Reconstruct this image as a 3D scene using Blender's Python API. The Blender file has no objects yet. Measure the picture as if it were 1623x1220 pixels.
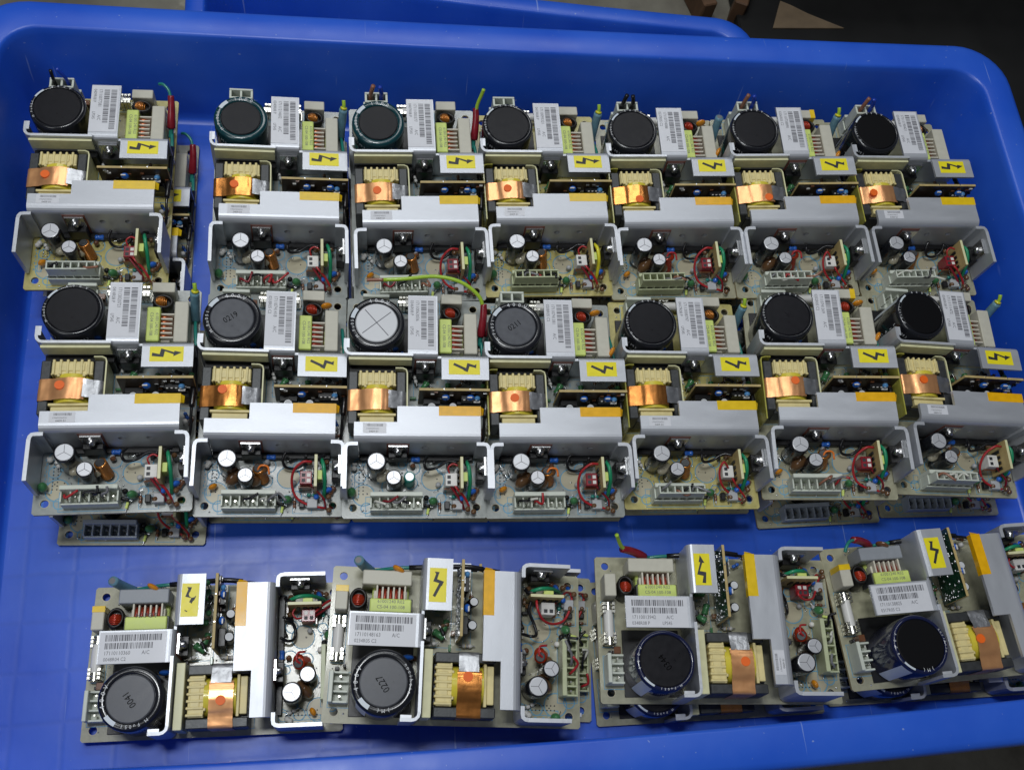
import bpy, bmesh, math, random
from mathutils import Matrix, Vector, Euler
sc = bpy.context.scene
COL = sc.collection
R = math.radians
MM = 0.001
# ------------------------------------------------------------------ camera, light, exposure
cam = bpy.data.cameras.new('camera'); camo = bpy.data.objects.new('camera', cam); COL.objects.link(camo)
camo.location = (0, 0, 0.54314)
camo.rotation_euler = Euler((R(22.458), R(-7.286), R(-4.984)), 'XYZ')
cam.sensor_width = 36.0; cam.lens = 36.0*1579.6/1623.0; cam.clip_start = 0.01; cam.clip_end = 60
sc.camera = camo
w = bpy.data.worlds.new('World'); sc.world = w; w.use_nodes = True
w.node_tree.nodes['Background'].inputs[0].default_value = (0.58, 0.64, 0.78, 1)
w.node_tree.nodes['Background'].inputs[1].default_value = 0.06
def area(name, loc, sx, sy, power, color, rot=(0, 0, 0)):
    l = bpy.data.lights.new(name, 'AREA'); l.shape = 'RECTANGLE'; l.size = sx; l.size_y = sy
    l.energy = power; l.color = color
    o = bpy.data.objects.new(name, l); COL.objects.link(o); o.location = loc; o.rotation_euler = rot
    return o
area('overhead_light', (-0.14, 0.31, 1.5), 0.34, 0.14, 6.0, (0.95, 0.98, 1.0), (R(-6), 0, 0))
area('overhead_light', (-0.02, 0.58, 1.5), 0.55, 0.10, 1.8, (0.95, 0.98, 1.0), (R(-14), 0, 0))
area('overhead_light', (0.10, 1.25, 1.5), 1.2, 0.25, 5.0, (0.95, 0.98, 1.0), (R(-30), 0, 0))  # added farther back to brighten the back row and its capacitor discs
area('front_fill', (-1.1, -0.7, 1.7), 0.8, 0.8, 6.5, (0.95, 0.98, 1.0), (R(28), R(-30), 0))  # unseen fill light added at the front left, no lamp known there
sc.view_settings.view_transform = 'Standard'; sc.view_settings.look = 'None'
sc.view_settings.exposure = 0.20; sc.view_settings.gamma = 1.0

# ------------------------------------------------------------------ materials
MATS = {}
def mat(name, col, rough=0.5, metal=0.0, var=0.0, vscale=300.0, bump=0.0, bscale=900.0, alpha=1.0, coat=0.0, trans=0.0, col2=None, stretch=None, ior=1.45):
    m = bpy.data.materials.new(name); m.use_nodes = True; nt = m.node_tree; b = nt.nodes['Principled BSDF']
    b.inputs['Base Color'].default_value = (*col, 1); b.inputs['Roughness'].default_value = rough
    b.inputs['Metallic'].default_value = metal; b.inputs['Alpha'].default_value = alpha; b.inputs['IOR'].default_value = ior
    b.inputs['Coat Weight'].default_value = coat; b.inputs['Coat Roughness'].default_value = 0.08
    b.inputs['Transmission Weight'].default_value = trans
    tc = nt.nodes.new('ShaderNodeTexCoord'); src = tc.outputs['Object']
    if stretch:
        mp = nt.nodes.new('ShaderNodeMapping'); mp.inputs['Scale'].default_value = stretch; nt.links.new(src, mp.inputs[0]); src = mp.outputs[0]
    if var or col2:
        n = nt.nodes.new('ShaderNodeTexNoise'); n.inputs['Scale'].default_value = vscale; n.inputs['Detail'].default_value = 4
        nt.links.new(src, n.inputs['Vector'])
        r = nt.nodes.new('ShaderNodeValToRGB'); r.color_ramp.elements[0].position = 0.35; r.color_ramp.elements[1].position = 0.68
        c2 = col2 if col2 else tuple(min(1, c*(1+var)) for c in col); c1 = col if col2 else tuple(c*(1-var) for c in col)
        r.color_ramp.elements[0].color = (*c1, 1); r.color_ramp.elements[1].color = (*c2, 1)
        nt.links.new(n.outputs[0], r.inputs[0]); nt.links.new(r.outputs[0], b.inputs['Base Color'])
        mr = nt.nodes.new('ShaderNodeMapRange'); mr.inputs[3].default_value = max(0.03, rough*0.75); mr.inputs[4].default_value = min(1, rough*1.3)
        nt.links.new(n.outputs[0], mr.inputs[0]); nt.links.new(mr.outputs[0], b.inputs['Roughness'])
    if bump:
        n2 = nt.nodes.new('ShaderNodeTexNoise'); n2.inputs['Scale'].default_value = bscale; n2.inputs['Detail'].default_value = 3
        nt.links.new(src, n2.inputs['Vector']); bp = nt.nodes.new('ShaderNodeBump'); bp.inputs['Strength'].default_value = bump
        bp.inputs['Distance'].default_value = 0.0003
        nt.links.new(n2.outputs[0], bp.inputs['Height']); nt.links.new(bp.outputs[0], b.inputs['Normal'])
    MATS[name] = m
    return m
mat('pcb_cream', (0.37, 0.36, 0.25), 0.30, var=0.10, coat=0.3, bump=0.1)
mat('pcb_yellow', (0.52, 0.46, 0.17), 0.30, var=0.12, coat=0.3, bump=0.1)
mat('pcb_grey', (0.34, 0.365, 0.345), 0.24, var=0.10, coat=0.5, bump=0.1)
mat('pcb_edge', (0.42, 0.34, 0.18), 0.6, var=0.15)
mat('silk', (0.11, 0.34, 0.52), 0.5)
mat('solder', (0.62, 0.63, 0.64), 0.25, 0.9)
mat('hole_ring', (0.55, 0.56, 0.55), 0.3, 0.8)
mat('disc_cream', (0.48, 0.44, 0.31), 0.35)
mat('alu', (0.55, 0.57, 0.61), 0.38, 0.45, var=0.05, vscale=120, bump=0.12, bscale=2500, stretch=(0.35, 1, 1))
mat('alu_edge', (0.64, 0.66, 0.70), 0.34, 0.4, var=0.03)
mat('label', (0.70, 0.71, 0.75), 0.42, coat=0.15, var=0.02)
mat('ink', (0.030, 0.032, 0.038), 0.5)
mat('ink_grey', (0.14, 0.14, 0.16), 0.5)
mat('yellow', (0.90, 0.78, 0.02), 0.35, var=0.03)
mat('tape_gold', (0.84, 0.56, 0.01), 0.32, coat=0.1, var=0.06)
mat('tape_orange', (0.88, 0.46, 0.004), 0.32, coat=0.1, var=0.08)
mat('black_sleeve', (0.012, 0.013, 0.017), 0.22, coat=0.4)
mat('navy_sleeve', (0.010, 0.014, 0.055), 0.18, coat=0.6)
mat('teal_sleeve', (0.005, 0.045, 0.055), 0.20, coat=0.5)
mat('disc_black', (0.012, 0.012, 0.015), 0.30, ior=1.24, bump=0.12, bscale=2400, var=0.1)
mat('disc_deep', (0.001, 0.001, 0.001), 0.6, ior=1.1, bump=0.2, bscale=1800)
mat('disc_night', (0.004, 0.004, 0.005), 0.5, ior=1.25)
mat('disc_grey', (0.085, 0.090, 0.104), 0.30, ior=1.35, bump=0.12, bscale=2400, var=0.08)
mat('silver_top', (0.52, 0.53, 0.55), 0.42, 0.2, var=0.03)
mat('sleeve_white', (0.62, 0.68, 0.74), 0.35)
mat('white_ink', (0.70, 0.72, 0.74), 0.45)
mat('ferrite', (0.055, 0.058, 0.060), 0.38, 0.3, var=0.15, bump=0.2)
mat('bobbin', (0.74, 0.63, 0.30), 0.42, var=0.07)
mat('winding_tape', (0.74, 0.62, 0.06), 0.30, coat=0.3)
mat('copper', (0.98, 0.47, 0.21), 0.30, 0.70, var=0.10, vscale=140, bump=0.35, bscale=160)
mat('copper_dark', (0.78, 0.31, 0.08), 0.24, 0.92, var=0.14, vscale=140, bump=0.35, bscale=160)
mat('foil', (0.52, 0.53, 0.55), 0.36, 0.9, bump=0.6, bscale=500, var=0.1)
mat('orange_dot', (0.92, 0.15, 0.01), 0.5)
mat('sheet', (0.72, 0.70, 0.42), 0.35, var=0.06)
mat('sheet_olive', (0.40, 0.38, 0.07), 0.25, coat=0.5, var=0.10)
mat('choke_yellow', (0.66, 0.78, 0.20), 0.40, var=0.05)
mat('choke_bobbin', (0.66, 0.62, 0.52), 0.45)
mat('coil', (0.36, 0.10, 0.035), 0.25, 0.6)
mat('coil_dark', (0.30, 0.035, 0.015), 0.3, 0.3)
mat('coil_red', (0.42, 0.035, 0.010), 0.25, 0.3, coat=0.4)
mat('coil_orange', (0.55, 0.20, 0.03), 0.22, 0.6, coat=0.5)
mat('toroid_black', (0.012, 0.011, 0.010), 0.4)
mat('box_beige', (0.56, 0.54, 0.45), 0.42, var=0.04, bump=0.1)
mat('box_grey', (0.28, 0.30, 0.33), 0.42, var=0.04, bump=0.1)
mat('plastic_white', (0.68, 0.72, 0.63), 0.35, alpha=0.88, var=0.04)
mat('plastic_olive', (0.50, 0.54, 0.34), 0.35, var=0.06)
mat('conn_dark', (0.10, 0.11, 0.10), 0.5)
mat('conn_grey', (0.34, 0.38, 0.43), 0.35)
mat('ceramic', (0.70, 0.69, 0.66), 0.35)
mat('clip_metal', (0.72, 0.71, 0.64), 0.22, 0.95)
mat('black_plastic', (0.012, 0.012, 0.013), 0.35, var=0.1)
mat('screw', (0.62, 0.62, 0.62), 0.22, 0.95)
mat('red_insulator', (0.30, 0.11, 0.08), 0.5)
mat('can_top', (0.60, 0.61, 0.64), 0.32, 0.35)
mat('green_comp', (0.055, 0.20, 0.075), 0.28, coat=0.4, var=0.1)
mat('teal_comp', (0.02, 0.22, 0.18), 0.3, coat=0.3)
mat('blue_comp', (0.02, 0.13, 0.55), 0.3, coat=0.4)
mat('light_blue', (0.10, 0.30, 0.60), 0.35)
mat('orange_comp', (0.70, 0.26, 0.01), 0.18, coat=0.8)
mat('brown_comp', (0.16, 0.065, 0.03), 0.22, coat=0.7)
mat('resin', (0.14, 0.07, 0.03), 0.15, coat=0.8)
mat('glue_clear', (0.50, 0.46, 0.34), 0.12, alpha=0.75, coat=0.8)
mat('daughter', (0.50, 0.38, 0.16), 0.5, var=0.1)
mat('daughter_green', (0.012, 0.05, 0.026), 0.25, coat=0.5, var=0.3)
mat('daughter_dark', (0.045, 0.030, 0.018), 0.35, var=0.3)
mat('grey_plastic', (0.42, 0.43, 0.44), 0.4)
for n_, c_ in dict(red=(0.40, 0.020, 0.025), darkred=(0.22, 0.012, 0.02), green=(0.015, 0.26, 0.12), black=(0.010, 0.010, 0.012), blue=(0.012, 0.05, 0.42), brown=(0.30, 0.13, 0.08), lime=(0.40, 0.62, 0.05), wireyellow=(0.72, 0.66, 0.03), wireorange=(0.8, 0.2, 0.02), wiregrey=(0.20, 0.20, 0.21), wirewhite=(0.62, 0.62, 0.55), pink=(0.6, 0.03, 0.12)).items():
    mat(n_, c_, 0.35, coat=0.25)
mat('sleeve_blue', (0.15, 0.30, 0.38), 0.35, var=0.08, alpha=0.93)
mat('sleeve_red', (0.24, 0.012, 0.022), 0.30, coat=0.3, var=0.12)

# blue plastic of the tray (fine scratches are wear, so they belong to the plastic)
def plastic(name, tiles):
    m = bpy.data.materials.new(name); m.use_nodes = True; nt = m.node_tree; N = nt.nodes; L = nt.links; b = N['Principled BSDF']
    tc = N.new('ShaderNodeTexCoord'); ob = tc.outputs['Object']
    base = (0.013, 0.092, 0.62); pale = (0.034, 0.140, 0.72)
    n = N.new('ShaderNodeTexNoise'); n.inputs['Scale'].default_value = 14; n.inputs['Detail'].default_value = 6; L.new(ob, n.inputs[0])
    mx = N.new('ShaderNodeMix'); mx.data_type = 'RGBA'; mx.inputs[6].default_value = (*base, 1); mx.inputs[7].default_value = (*pale, 1)
    mr = N.new('ShaderNodeMapRange'); mr.inputs[1].default_value = 0.35; mr.inputs[2].default_value = 0.7; L.new(n.outputs[0], mr.inputs[0]); L.new(mr.outputs[0], mx.inputs[0])
    col = mx.outputs[2]
    # scratches: thin streaks from two stretched noises
    for k, (rz, sc_, th) in enumerate(((20, (260, 9, 9), 0.735), (-65, (320, 12, 12), 0.745))):
        mp = N.new('ShaderNodeMapping'); mp.inputs['Scale'].default_value = sc_; mp.inputs['Rotation'].default_value = (0, 0, R(rz)); L.new(ob, mp.inputs[0])
        s = N.new('ShaderNodeTexNoise'); s.inputs['Scale'].default_value = 1.6; s.inputs['Detail'].default_value = 2; L.new(mp.outputs[0], s.inputs[0])
        r = N.new('ShaderNodeMapRange'); r.inputs[1].default_value = th; r.inputs[2].default_value = th+0.04; r.inputs[4].default_value = 0.55; L.new(s.outputs[0], r.inputs[0])
        m2 = N.new('ShaderNodeMix'); m2.data_type = 'RGBA'; m2.inputs[7].default_value = (0.30, 0.42, 0.80, 1); L.new(r.outputs[0], m2.inputs[0]); L.new(col, m2.inputs[6]); col = m2.outputs[2]
    # pale dust specks
    vs = N.new('ShaderNodeTexNoise'); vs.inputs['Scale'].default_value = 420; vs.inputs['Detail'].default_value = 1; L.new(ob, vs.inputs[0])
    r = N.new('ShaderNodeMapRange'); r.inputs[1].default_value = 0.76; r.inputs[2].default_value = 0.80; r.inputs[4].default_value = 0.5; L.new(vs.outputs[0], r.inputs[0])
    m3 = N.new('ShaderNodeMix'); m3.data_type = 'RGBA'; m3.inputs[7].default_value = (0.4, 0.5, 0.75, 1); L.new(r.outputs[0], m3.inputs[0]); L.new(col, m3.inputs[6]); col = m3.outputs[2]
    n3 = N.new('ShaderNodeTexNoise'); n3.inputs['Scale'].default_value = 60; n3.inputs['Detail'].default_value = 5; L.new(ob, n3.inputs[0])
    rr = N.new('ShaderNodeMapRange'); rr.inputs[3].default_value = 0.24; rr.inputs[4].default_value = 0.48; L.new(n3.outputs[0], rr.inputs[0]); L.new(rr.outputs[0], b.inputs['Roughness'])
    h = n3.outputs[0]; strength = 0.10
    bp = N.new('ShaderNodeBump'); bp.inputs['Strength'].default_value = strength; bp.inputs['Distance'].default_value = 0.001; L.new(h, bp.inputs['Height'])
    last = bp.outputs[0]
    if tiles:
        br = N.new('ShaderNodeTexBrick'); br.offset = 0.0; br.squash = 1.0
        br.inputs['Scale'].default_value = 1.0; br.inputs['Brick Width'].default_value = 0.025; br.inputs['Row Height'].default_value = 0.025
        br.inputs['Mortar Size'].default_value = 0.0022; br.inputs['Mortar Smooth'].default_value = 1.0
        br.inputs['Color1'].default_value = (1, 1, 1, 1); br.inputs['Color2'].default_value = (0.80, 0.80, 0.80, 1); br.inputs['Mortar'].default_value = (0.55, 0.55, 0.55, 1)
        wn = N.new('ShaderNodeTexNoise'); wn.inputs['Scale'].default_value = 30; L.new(ob, wn.inputs[0])
        vm = N.new('ShaderNodeMixRGB'); vm.blend_type = 'ADD'; vm.inputs[0].default_value = 0.0035; L.new(ob, vm.inputs[1]); L.new(wn.outputs['Color'], vm.inputs[2])
        L.new(vm.outputs[0], br.inputs['Vector'])
        b2 = N.new('ShaderNodeBump'); b2.inputs['Strength'].default_value = 0.13; b2.inputs['Distance'].default_value = 0.0006; L.new(br.outputs['Color'], b2.inputs['Height']); L.new(last, b2.inputs['Normal']); last = b2.outputs[0]
        m4 = N.new('ShaderNodeMix'); m4.data_type = 'RGBA'; m4.blend_type = 'MULTIPLY'
        m4.inputs[0].default_value = 0.20; L.new(col, m4.inputs[6]); L.new(br.outputs['Color'], m4.inputs[7]); col = m4.outputs[2]
    L.new(last, b.inputs['Normal']); L.new(col, b.inputs['Base Color'])
    b.inputs['Subsurface Weight'].default_value = 0.0
    MATS[name] = m
plastic('tray_blue', False); plastic('tray_floor', True)

# ------------------------------------------------------------------ mesh builder (millimetres)
def T(x=0, y=0, z=0, rx=0, ry=0, rz=0):
    return Matrix.Translation((x, y, z)) @ Euler((R(rx), R(ry), R(rz)), 'XYZ').to_matrix().to_4x4()
CACHE = {}
TEXTS = {}
def text_mesh(s):
    if s not in TEXTS:
        cu = bpy.data.curves.new('t', 'FONT'); cu.body = s; cu.size = 1.0; cu.resolution_u = 2; cu.fill_mode = 'FRONT'
        cu.align_x = 'LEFT'
        o = bpy.data.objects.new('t', cu); COL.objects.link(o)
        dg = bpy.context.evaluated_depsgraph_get(); me = o.evaluated_get(dg).to_mesh()
        v = [tuple(p.co) for p in me.vertices]; f = [tuple(p.vertices) for p in me.polygons]
        o.evaluated_get(dg).to_mesh_clear(); bpy.data.objects.remove(o); bpy.data.curves.remove(cu)
        w_ = max((p[0] for p in v), default=0)
        TEXTS[s] = (v, f, w_)
    return TEXTS[s]
class MB:
    def __init__(s): s.v = []; s.f = []; s.mi = []; s.sm = []; s.mats = []
    def mid(s, m):
        if m not in s.mats: s.mats.append(m)
        return s.mats.index(m)
    def add(s, vs, fs, m, smooth=False, M=None):
        o = len(s.v); k = s.mid(m)
        if M is not None: vs = [M @ Vector(p) for p in vs]
        s.v += [tuple(p) for p in vs]
        for f in fs: s.f.append(tuple(i+o for i in f)); s.mi.append(k); s.sm.append(smooth)
        return s
    def box(s, x0, x1, y0, y1, z0, z1, m, b=0.0, M=None):
        lo = (x0, y0, z0); hi = (x1, y1, z1); b = min(b, (x1-x0)*0.45, (y1-y0)*0.45, (z1-z0)*0.45)
        c = Vector(((x0+x1)/2, (y0+y1)/2, (z0+z1)/2)); vs = []; idx = {}
        for i in range(8):
            sg = [(i >> a) & 1 for a in range(3)]
            for ax in range(3):
                p = [0, 0, 0]
                for a in range(3):
                    q = hi[a] if sg[a] else lo[a]
                    if a != ax: q += -b if sg[a] else b
                    p[a] = q
                idx[(i, ax)] = len(vs); vs.append(Vector(p))
        fs = []
        for ax in range(3):
            u, w_ = [a for a in range(3) if a != ax]
            for sgn in (0, 1):
                cs = [(sgn << ax) | (p << u) | (q << w_) for p, q in ((0, 0), (1, 0), (1, 1), (0, 1))]
                fs.append([idx[(k, ax)] for k in cs])
        if b > 0:
            for ax in range(3):
                u, w_ = [a for a in range(3) if a != ax]
                for p in (0, 1):
                    for q in (0, 1):
                        c1 = (p << u) | (q << w_); c2 = c1 | (1 << ax)
                        fs.append([idx[(c1, u)], idx[(c2, u)], idx[(c2, w_)], idx[(c1, w_)]])
            for i in range(8): fs.append([idx[(i, 0)], idx[(i, 1)], idx[(i, 2)]])
        out = []
        for f in fs:
            n = (vs[f[1]]-vs[f[0]]).cross(vs[f[2]]-vs[f[0]]); g = sum((vs[k] for k in f), Vector())/len(f)
            out.append(f if n.dot(g-c) > 0 else f[::-1])
        return s.add(vs, out, m, False, M)
    def lathe(s, prof, m, M=None, n=24, smooth=True, cap0=True, cap1=True):
        vs = []; fs = []
        for r, z in prof:
            for k in range(n): a = 2*math.pi*k/n; vs.append((r*math.cos(a), r*math.sin(a), z))
        for j in range(len(prof)-1):
            for k in range(n): k2 = (k+1) % n; fs.append((j*n+k, j*n+k2, (j+1)*n+k2, (j+1)*n+k))
        s.add(vs, fs, m, smooth, M)
        if cap0: s.add(vs[:n], [tuple(range(n))[::-1]], m, False, M)
        if cap1: s.add(vs[-n:], [tuple(range(n))], m, False, M)
        return s
    def cyl(s, x, y, z0, z1, r, m, n=20, b=0.0, M=None):
        A = T(x, y, 0) if M is None else M @ T(x, y, 0)
        pr = [(r, z0), (r, z1-b), (r-b*0.3, z1-b*0.3), (r-b, z1)] if b else [(r, z0), (r, z1)]
        return s.lathe(pr, m, A, n)
    def tube(s, pts, r, m, n=8, sub=5, caps=True, r1=None):
        P = [Vector(p) for p in pts]; Q = []
        if len(P) > 2:
            E_ = [2*P[0]-P[1]]+P+[2*P[-1]-P[-2]]
            for i in range(1, len(E_)-2):
                a, b, c, d = E_[i-1:i+3]
                for k in range(sub):
                    t = k/sub
                    Q.append(0.5*((2*b)+(c-a)*t+(2*a-5*b+4*c-d)*t*t+(3*b-a-3*c+d)*t**3))
            Q.append(P[-1])
        else: Q = P
        up = Vector((0.13, 0.31, 0.94)); vs = []; fs = []; N = len(Q)
        for i, q in enumerate(Q):
            t = (Q[min(i+1, N-1)]-Q[max(i-1, 0)]).normalized()
            u = t.cross(up)
            if u.length < 0.05: u = t.cross(Vector((1, 0, 0)))
            u.normalize(); w_ = t.cross(u); up = -w_ if (-w_).dot(up) > 0 else w_; w_ = t.cross(u)
            rr = r if r1 is None else r+(r1-r)*i/max(1, N-1)
            for k in range(n):
                a = 2*math.pi*k/n; vs.append(q+u*math.cos(a)*rr+w_*math.sin(a)*rr)
        for i in range(N-1):
            for k in range(n): k2 = (k+1) % n; fs.append((i*n+k, i*n+k2, (i+1)*n+k2, (i+1)*n+k))
        if caps: fs += [tuple(range(n))[::-1], tuple(range((N-1)*n, N*n))]
        return s.add(vs, fs, m, True)
    def ball(s, x, y, z, rx, ry, rz, m, n=14, M=None):
        pr = [(math.sin(math.pi*k/8), -math.cos(math.pi*k/8)) for k in range(9)]; pr[0] = (0.02, -1); pr[-1] = (0.02, 1)
        A = T(x, y, z) @ (M if M is not None else Matrix()) @ Matrix.Diagonal((rx, ry, rz, 1))
        return s.lathe(pr, m, A, n)
    def prism(s, poly, z0, z1, m, M=None, smooth=False):   # polygon (x,y) extruded in z
        n = len(poly); vs = [(x, y, z0) for x, y in poly]+[(x, y, z1) for x, y in poly]
        fs = [tuple(range(n))[::-1], tuple(range(n, 2*n))]
        s.add(vs, fs, m, False, M)
        s.add(vs, [(k, (k+1) % n, n+(k+1) % n, n+k) for k in range(n)], m, smooth, M); return s
    def strip(s, path, t, a0, a1, m, M=None, fn=None):
        # bent sheet: path in a plane offset to one side by t, extruded a0..a1 in the third axis; fn(u, v, a) -> xyz
        n = len(path); off = []
        for i, p in enumerate(path):
            p0 = path[max(i-1, 0)]; p1 = path[min(i+1, n-1)]
            d = Vector((p1[0]-p0[0], p1[1]-p0[1])).normalized(); off.append((p[0]-d.y*t, p[1]+d.x*t))
        poly = list(path)+off[::-1]; N = len(poly)
        vs = [fn(u, v, a0) for u, v in poly]+[fn(u, v, a1) for u, v in poly]
        fs = [(k, (k+1) % N, N+(k+1) % N, N+k) for k in range(N)]
        for k in range(n-1):
            fs.append((k, k+1, N-2-k, N-1-k)); fs.append((N+k, N+k+1, N+N-2-k, N+N-1-k))
        return s.add(vs, fs, m, False, M)
    def ring(s, x, y, z, r0, r1, m, n=28, a0=0, a1=360):
        vs = []; fs = []; full = abs(a1-a0) >= 360
        for k in range(n+1):
            a = R(a0+(a1-a0)*k/n); vs += [(x+r0*math.cos(a), y+r0*math.sin(a), z), (x+r1*math.cos(a), y+r1*math.sin(a), z)]
        for k in range(n): fs.append((2*k, 2*k+1, 2*k+3, 2*k+2))
        return s.add(vs, fs, m)
    def quad(s, x0, x1, y0, y1, z, m, M=None): return s.add([(x0, y0, z), (x1, y0, z), (x1, y1, z), (x0, y1, z)], [(0, 1, 2, 3)], m, False, M)
    def text(s, t, size, M, m, center=False, sx=1.0):
        v, f, w_ = text_mesh(t); o = -w_/2 if center else 0
        return s.add([((p[0]+o)*size*sx, p[1]*size, 0) for p in v], f, m, False, M)
    def plate(s, outer, holes, z0, z1, m, edge=None):
        bm = bmesh.new(); loops = []
        for lp in [outer]+holes:
            vs = [bm.verts.new((x, y, z1)) for x, y in lp]; loops.append(vs)
            for k in range(len(vs)): bm.edges.new((vs[k], vs[(k+1) % len(vs)]))
        bmesh.ops.triangle_fill(bm, use_beauty=True, use_dissolve=False, edges=bm.edges[:], normal=(0, 0, 1))
        bm.verts.index_update()
        vs = [v.co.copy() for v in bm.verts]; fs = []
        for f in bm.faces:
            ix = [v.index for v in f.verts]
            if f.normal.z < 0: ix = ix[::-1]
            fs.append(ix)
        bm.free()
        s.add(vs, fs, m); s.add([(p.x, p.y, z0) for p in vs], [f[::-1] for f in fs], edge or m)
        for lp in [outer]+holes:
            n = len(lp); q = [(x, y, z0) for x, y in lp]+[(x, y, z1) for x, y in lp]
            s.add(q, [(k, (k+1) % n, n+(k+1) % n, n+k) for k in range(n)], edge or m)
        return s
    def mesh(s, name):
        me = bpy.data.meshes.new(name)
        me.from_pydata([(x*MM, y*MM, z*MM) for x, y, z in s.v], [], s.f)
        for m in s.mats: me.materials.append(MATS[m])
        me.polygons.foreach_set('material_index', s.mi); me.polygons.foreach_set('use_smooth', s.sm)
        me.update(); return me
def circ(x, y, r, n=20): return [(x+r*math.cos(2*math.pi*k/n), y+r*math.sin(2*math.pi*k/n)) for k in range(n)]
def part(name, key, fn, parent, label=None):
    """one part: its mesh is built once per key and shared by every copy"""
    k = (name, key)
    if k not in CACHE:
        mb = MB(); fn(mb); CACHE[k] = mb.mesh(name)
    o = bpy.data.objects.new(name, CACHE[k]); COL.objects.link(o); o.parent = parent
    if label: o['label'] = label
    return o
def top(name, label, cat, me=None, group=None, kind=None):
    o = bpy.data.objects.new(name, me); COL.objects.link(o)
    if kind: o['kind'] = kind
    if label: o['label'] = label
    if cat: o['category'] = cat
    if group: o['group'] = group
    return o

# ------------------------------------------------------------------ ground and trays
def ground_mat():
    m = bpy.data.materials.new('concrete'); m.use_nodes = True; nt = m.node_tree; N = nt.nodes; L = nt.links; b = N['Principled BSDF']
    tc = N.new('ShaderNodeTexCoord')
    n = N.new('ShaderNodeTexNoise'); n.inputs['Scale'].default_value = 9; n.inputs['Detail'].default_value = 9; n.inputs['Roughness'].default_value = 0.65; L.new(tc.outputs['Object'], n.inputs[0])
    r = N.new('ShaderNodeValToRGB'); r.color_ramp.elements[0].position = 0.3; r.color_ramp.elements[0].color = (0.075, 0.065, 0.050, 1)
    r.color_ramp.elements[1].position = 0.62; r.color_ramp.elements[1].color = (0.19, 0.18, 0.145, 1)
    e = r.color_ramp.elements.new(0.70); e.color = (0.42, 0.40, 0.33, 1)
    L.new(n.outputs[0], r.inputs[0]); L.new(r.outputs[0], b.inputs['Base Color']); b.inputs['Roughness'].default_value = 0.8
    bp = N.new('ShaderNodeBump'); bp.inputs['Strength'].default_value = 0.5; bp.inputs['Distance'].default_value = 0.004; L.new(n.outputs[0], bp.inputs['Height']); L.new(bp.outputs[0], b.inputs['Normal'])
    MATS['ground'] = m
ground_mat()
gm = MB(); gm.box(-4000, 4000, -3000, 5000, -110, -86, 'ground')
top('ground', None, None, gm.mesh('ground'), kind='structure')

def outline(cx, r, bow=(0, 0, 0, 0), ne=8, na=8):
    """rounded quadrilateral; cx = corners (near-left, near-right, far-right, far-left), bow = outward bulge per side"""
    pts = []; n = 4; C_ = [Vector(c) for c in cx]
    for i in range(4):
        p, a, b = C_[i], C_[i-1], C_[(i+1) % 4]
        d0 = (a-p).normalized(); d1 = (b-p).normalized(); ang = d0.angle(d1); d = r/math.tan(ang/2)
        q0 = p+d0*d; q1 = p+d1*d; c = p+(d0+d1).normalized()*(r/math.sin(ang/2))
        a0 = math.atan2(q0.y-c.y, q0.x-c.x); a1 = math.atan2(q1.y-c.y, q1.x-c.x)
        while a1 < a0: a1 += 2*math.pi
        for k in range(na+1): t = a0+(a1-a0)*k/na; pts.append((c.x+r*math.cos(t), c.y+r*math.sin(t)))
        nx = C_[(i+1) % 4]; e0 = (C_[i]-nx).normalized(); e1 = (C_[(i+2) % 4]-nx).normalized(); dn = r/math.tan(e0.angle(e1)/2)
        q2 = nx+e0*dn; nv = Vector(((q2-q1).y, -(q2-q1).x)).normalized()
        for k in range(1, ne): t = k/ne; z = q1+(q2-q1)*t+nv*bow[i]*4*t*(1-t); pts.append((z.x, z.y))
    return pts
def loft(mb, loops, m, fm=None):
    n = len(loops[0][0]); base = len(mb.v)
    vs = [(x, y, z) for lp, z in loops for x, y in lp]
    fs = []
    for j in range(len(loops)-1):
        for k in range(n): k2 = (k+1) % n; fs.append((j*n+k, j*n+k2, (j+1)*n+k2, (j+1)*n+k))
    mb.add(vs, fs, m, True)
    mb.add([(x, y, loops[0][1]) for x, y in loops[0][0]], [tuple(range(n))], fm or m, False)
def grow(c, d):   # move the four corners outward: d = near, right, far, left
    return ((c[0][0]-d[3], c[0][1]-d[0]), (c[1][0]+d[1], c[1][1]-d[0]), (c[2][0]+d[1], c[2][1]+d[2]), (c[3][0]-d[3], c[3][1]+d[2]))
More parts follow.
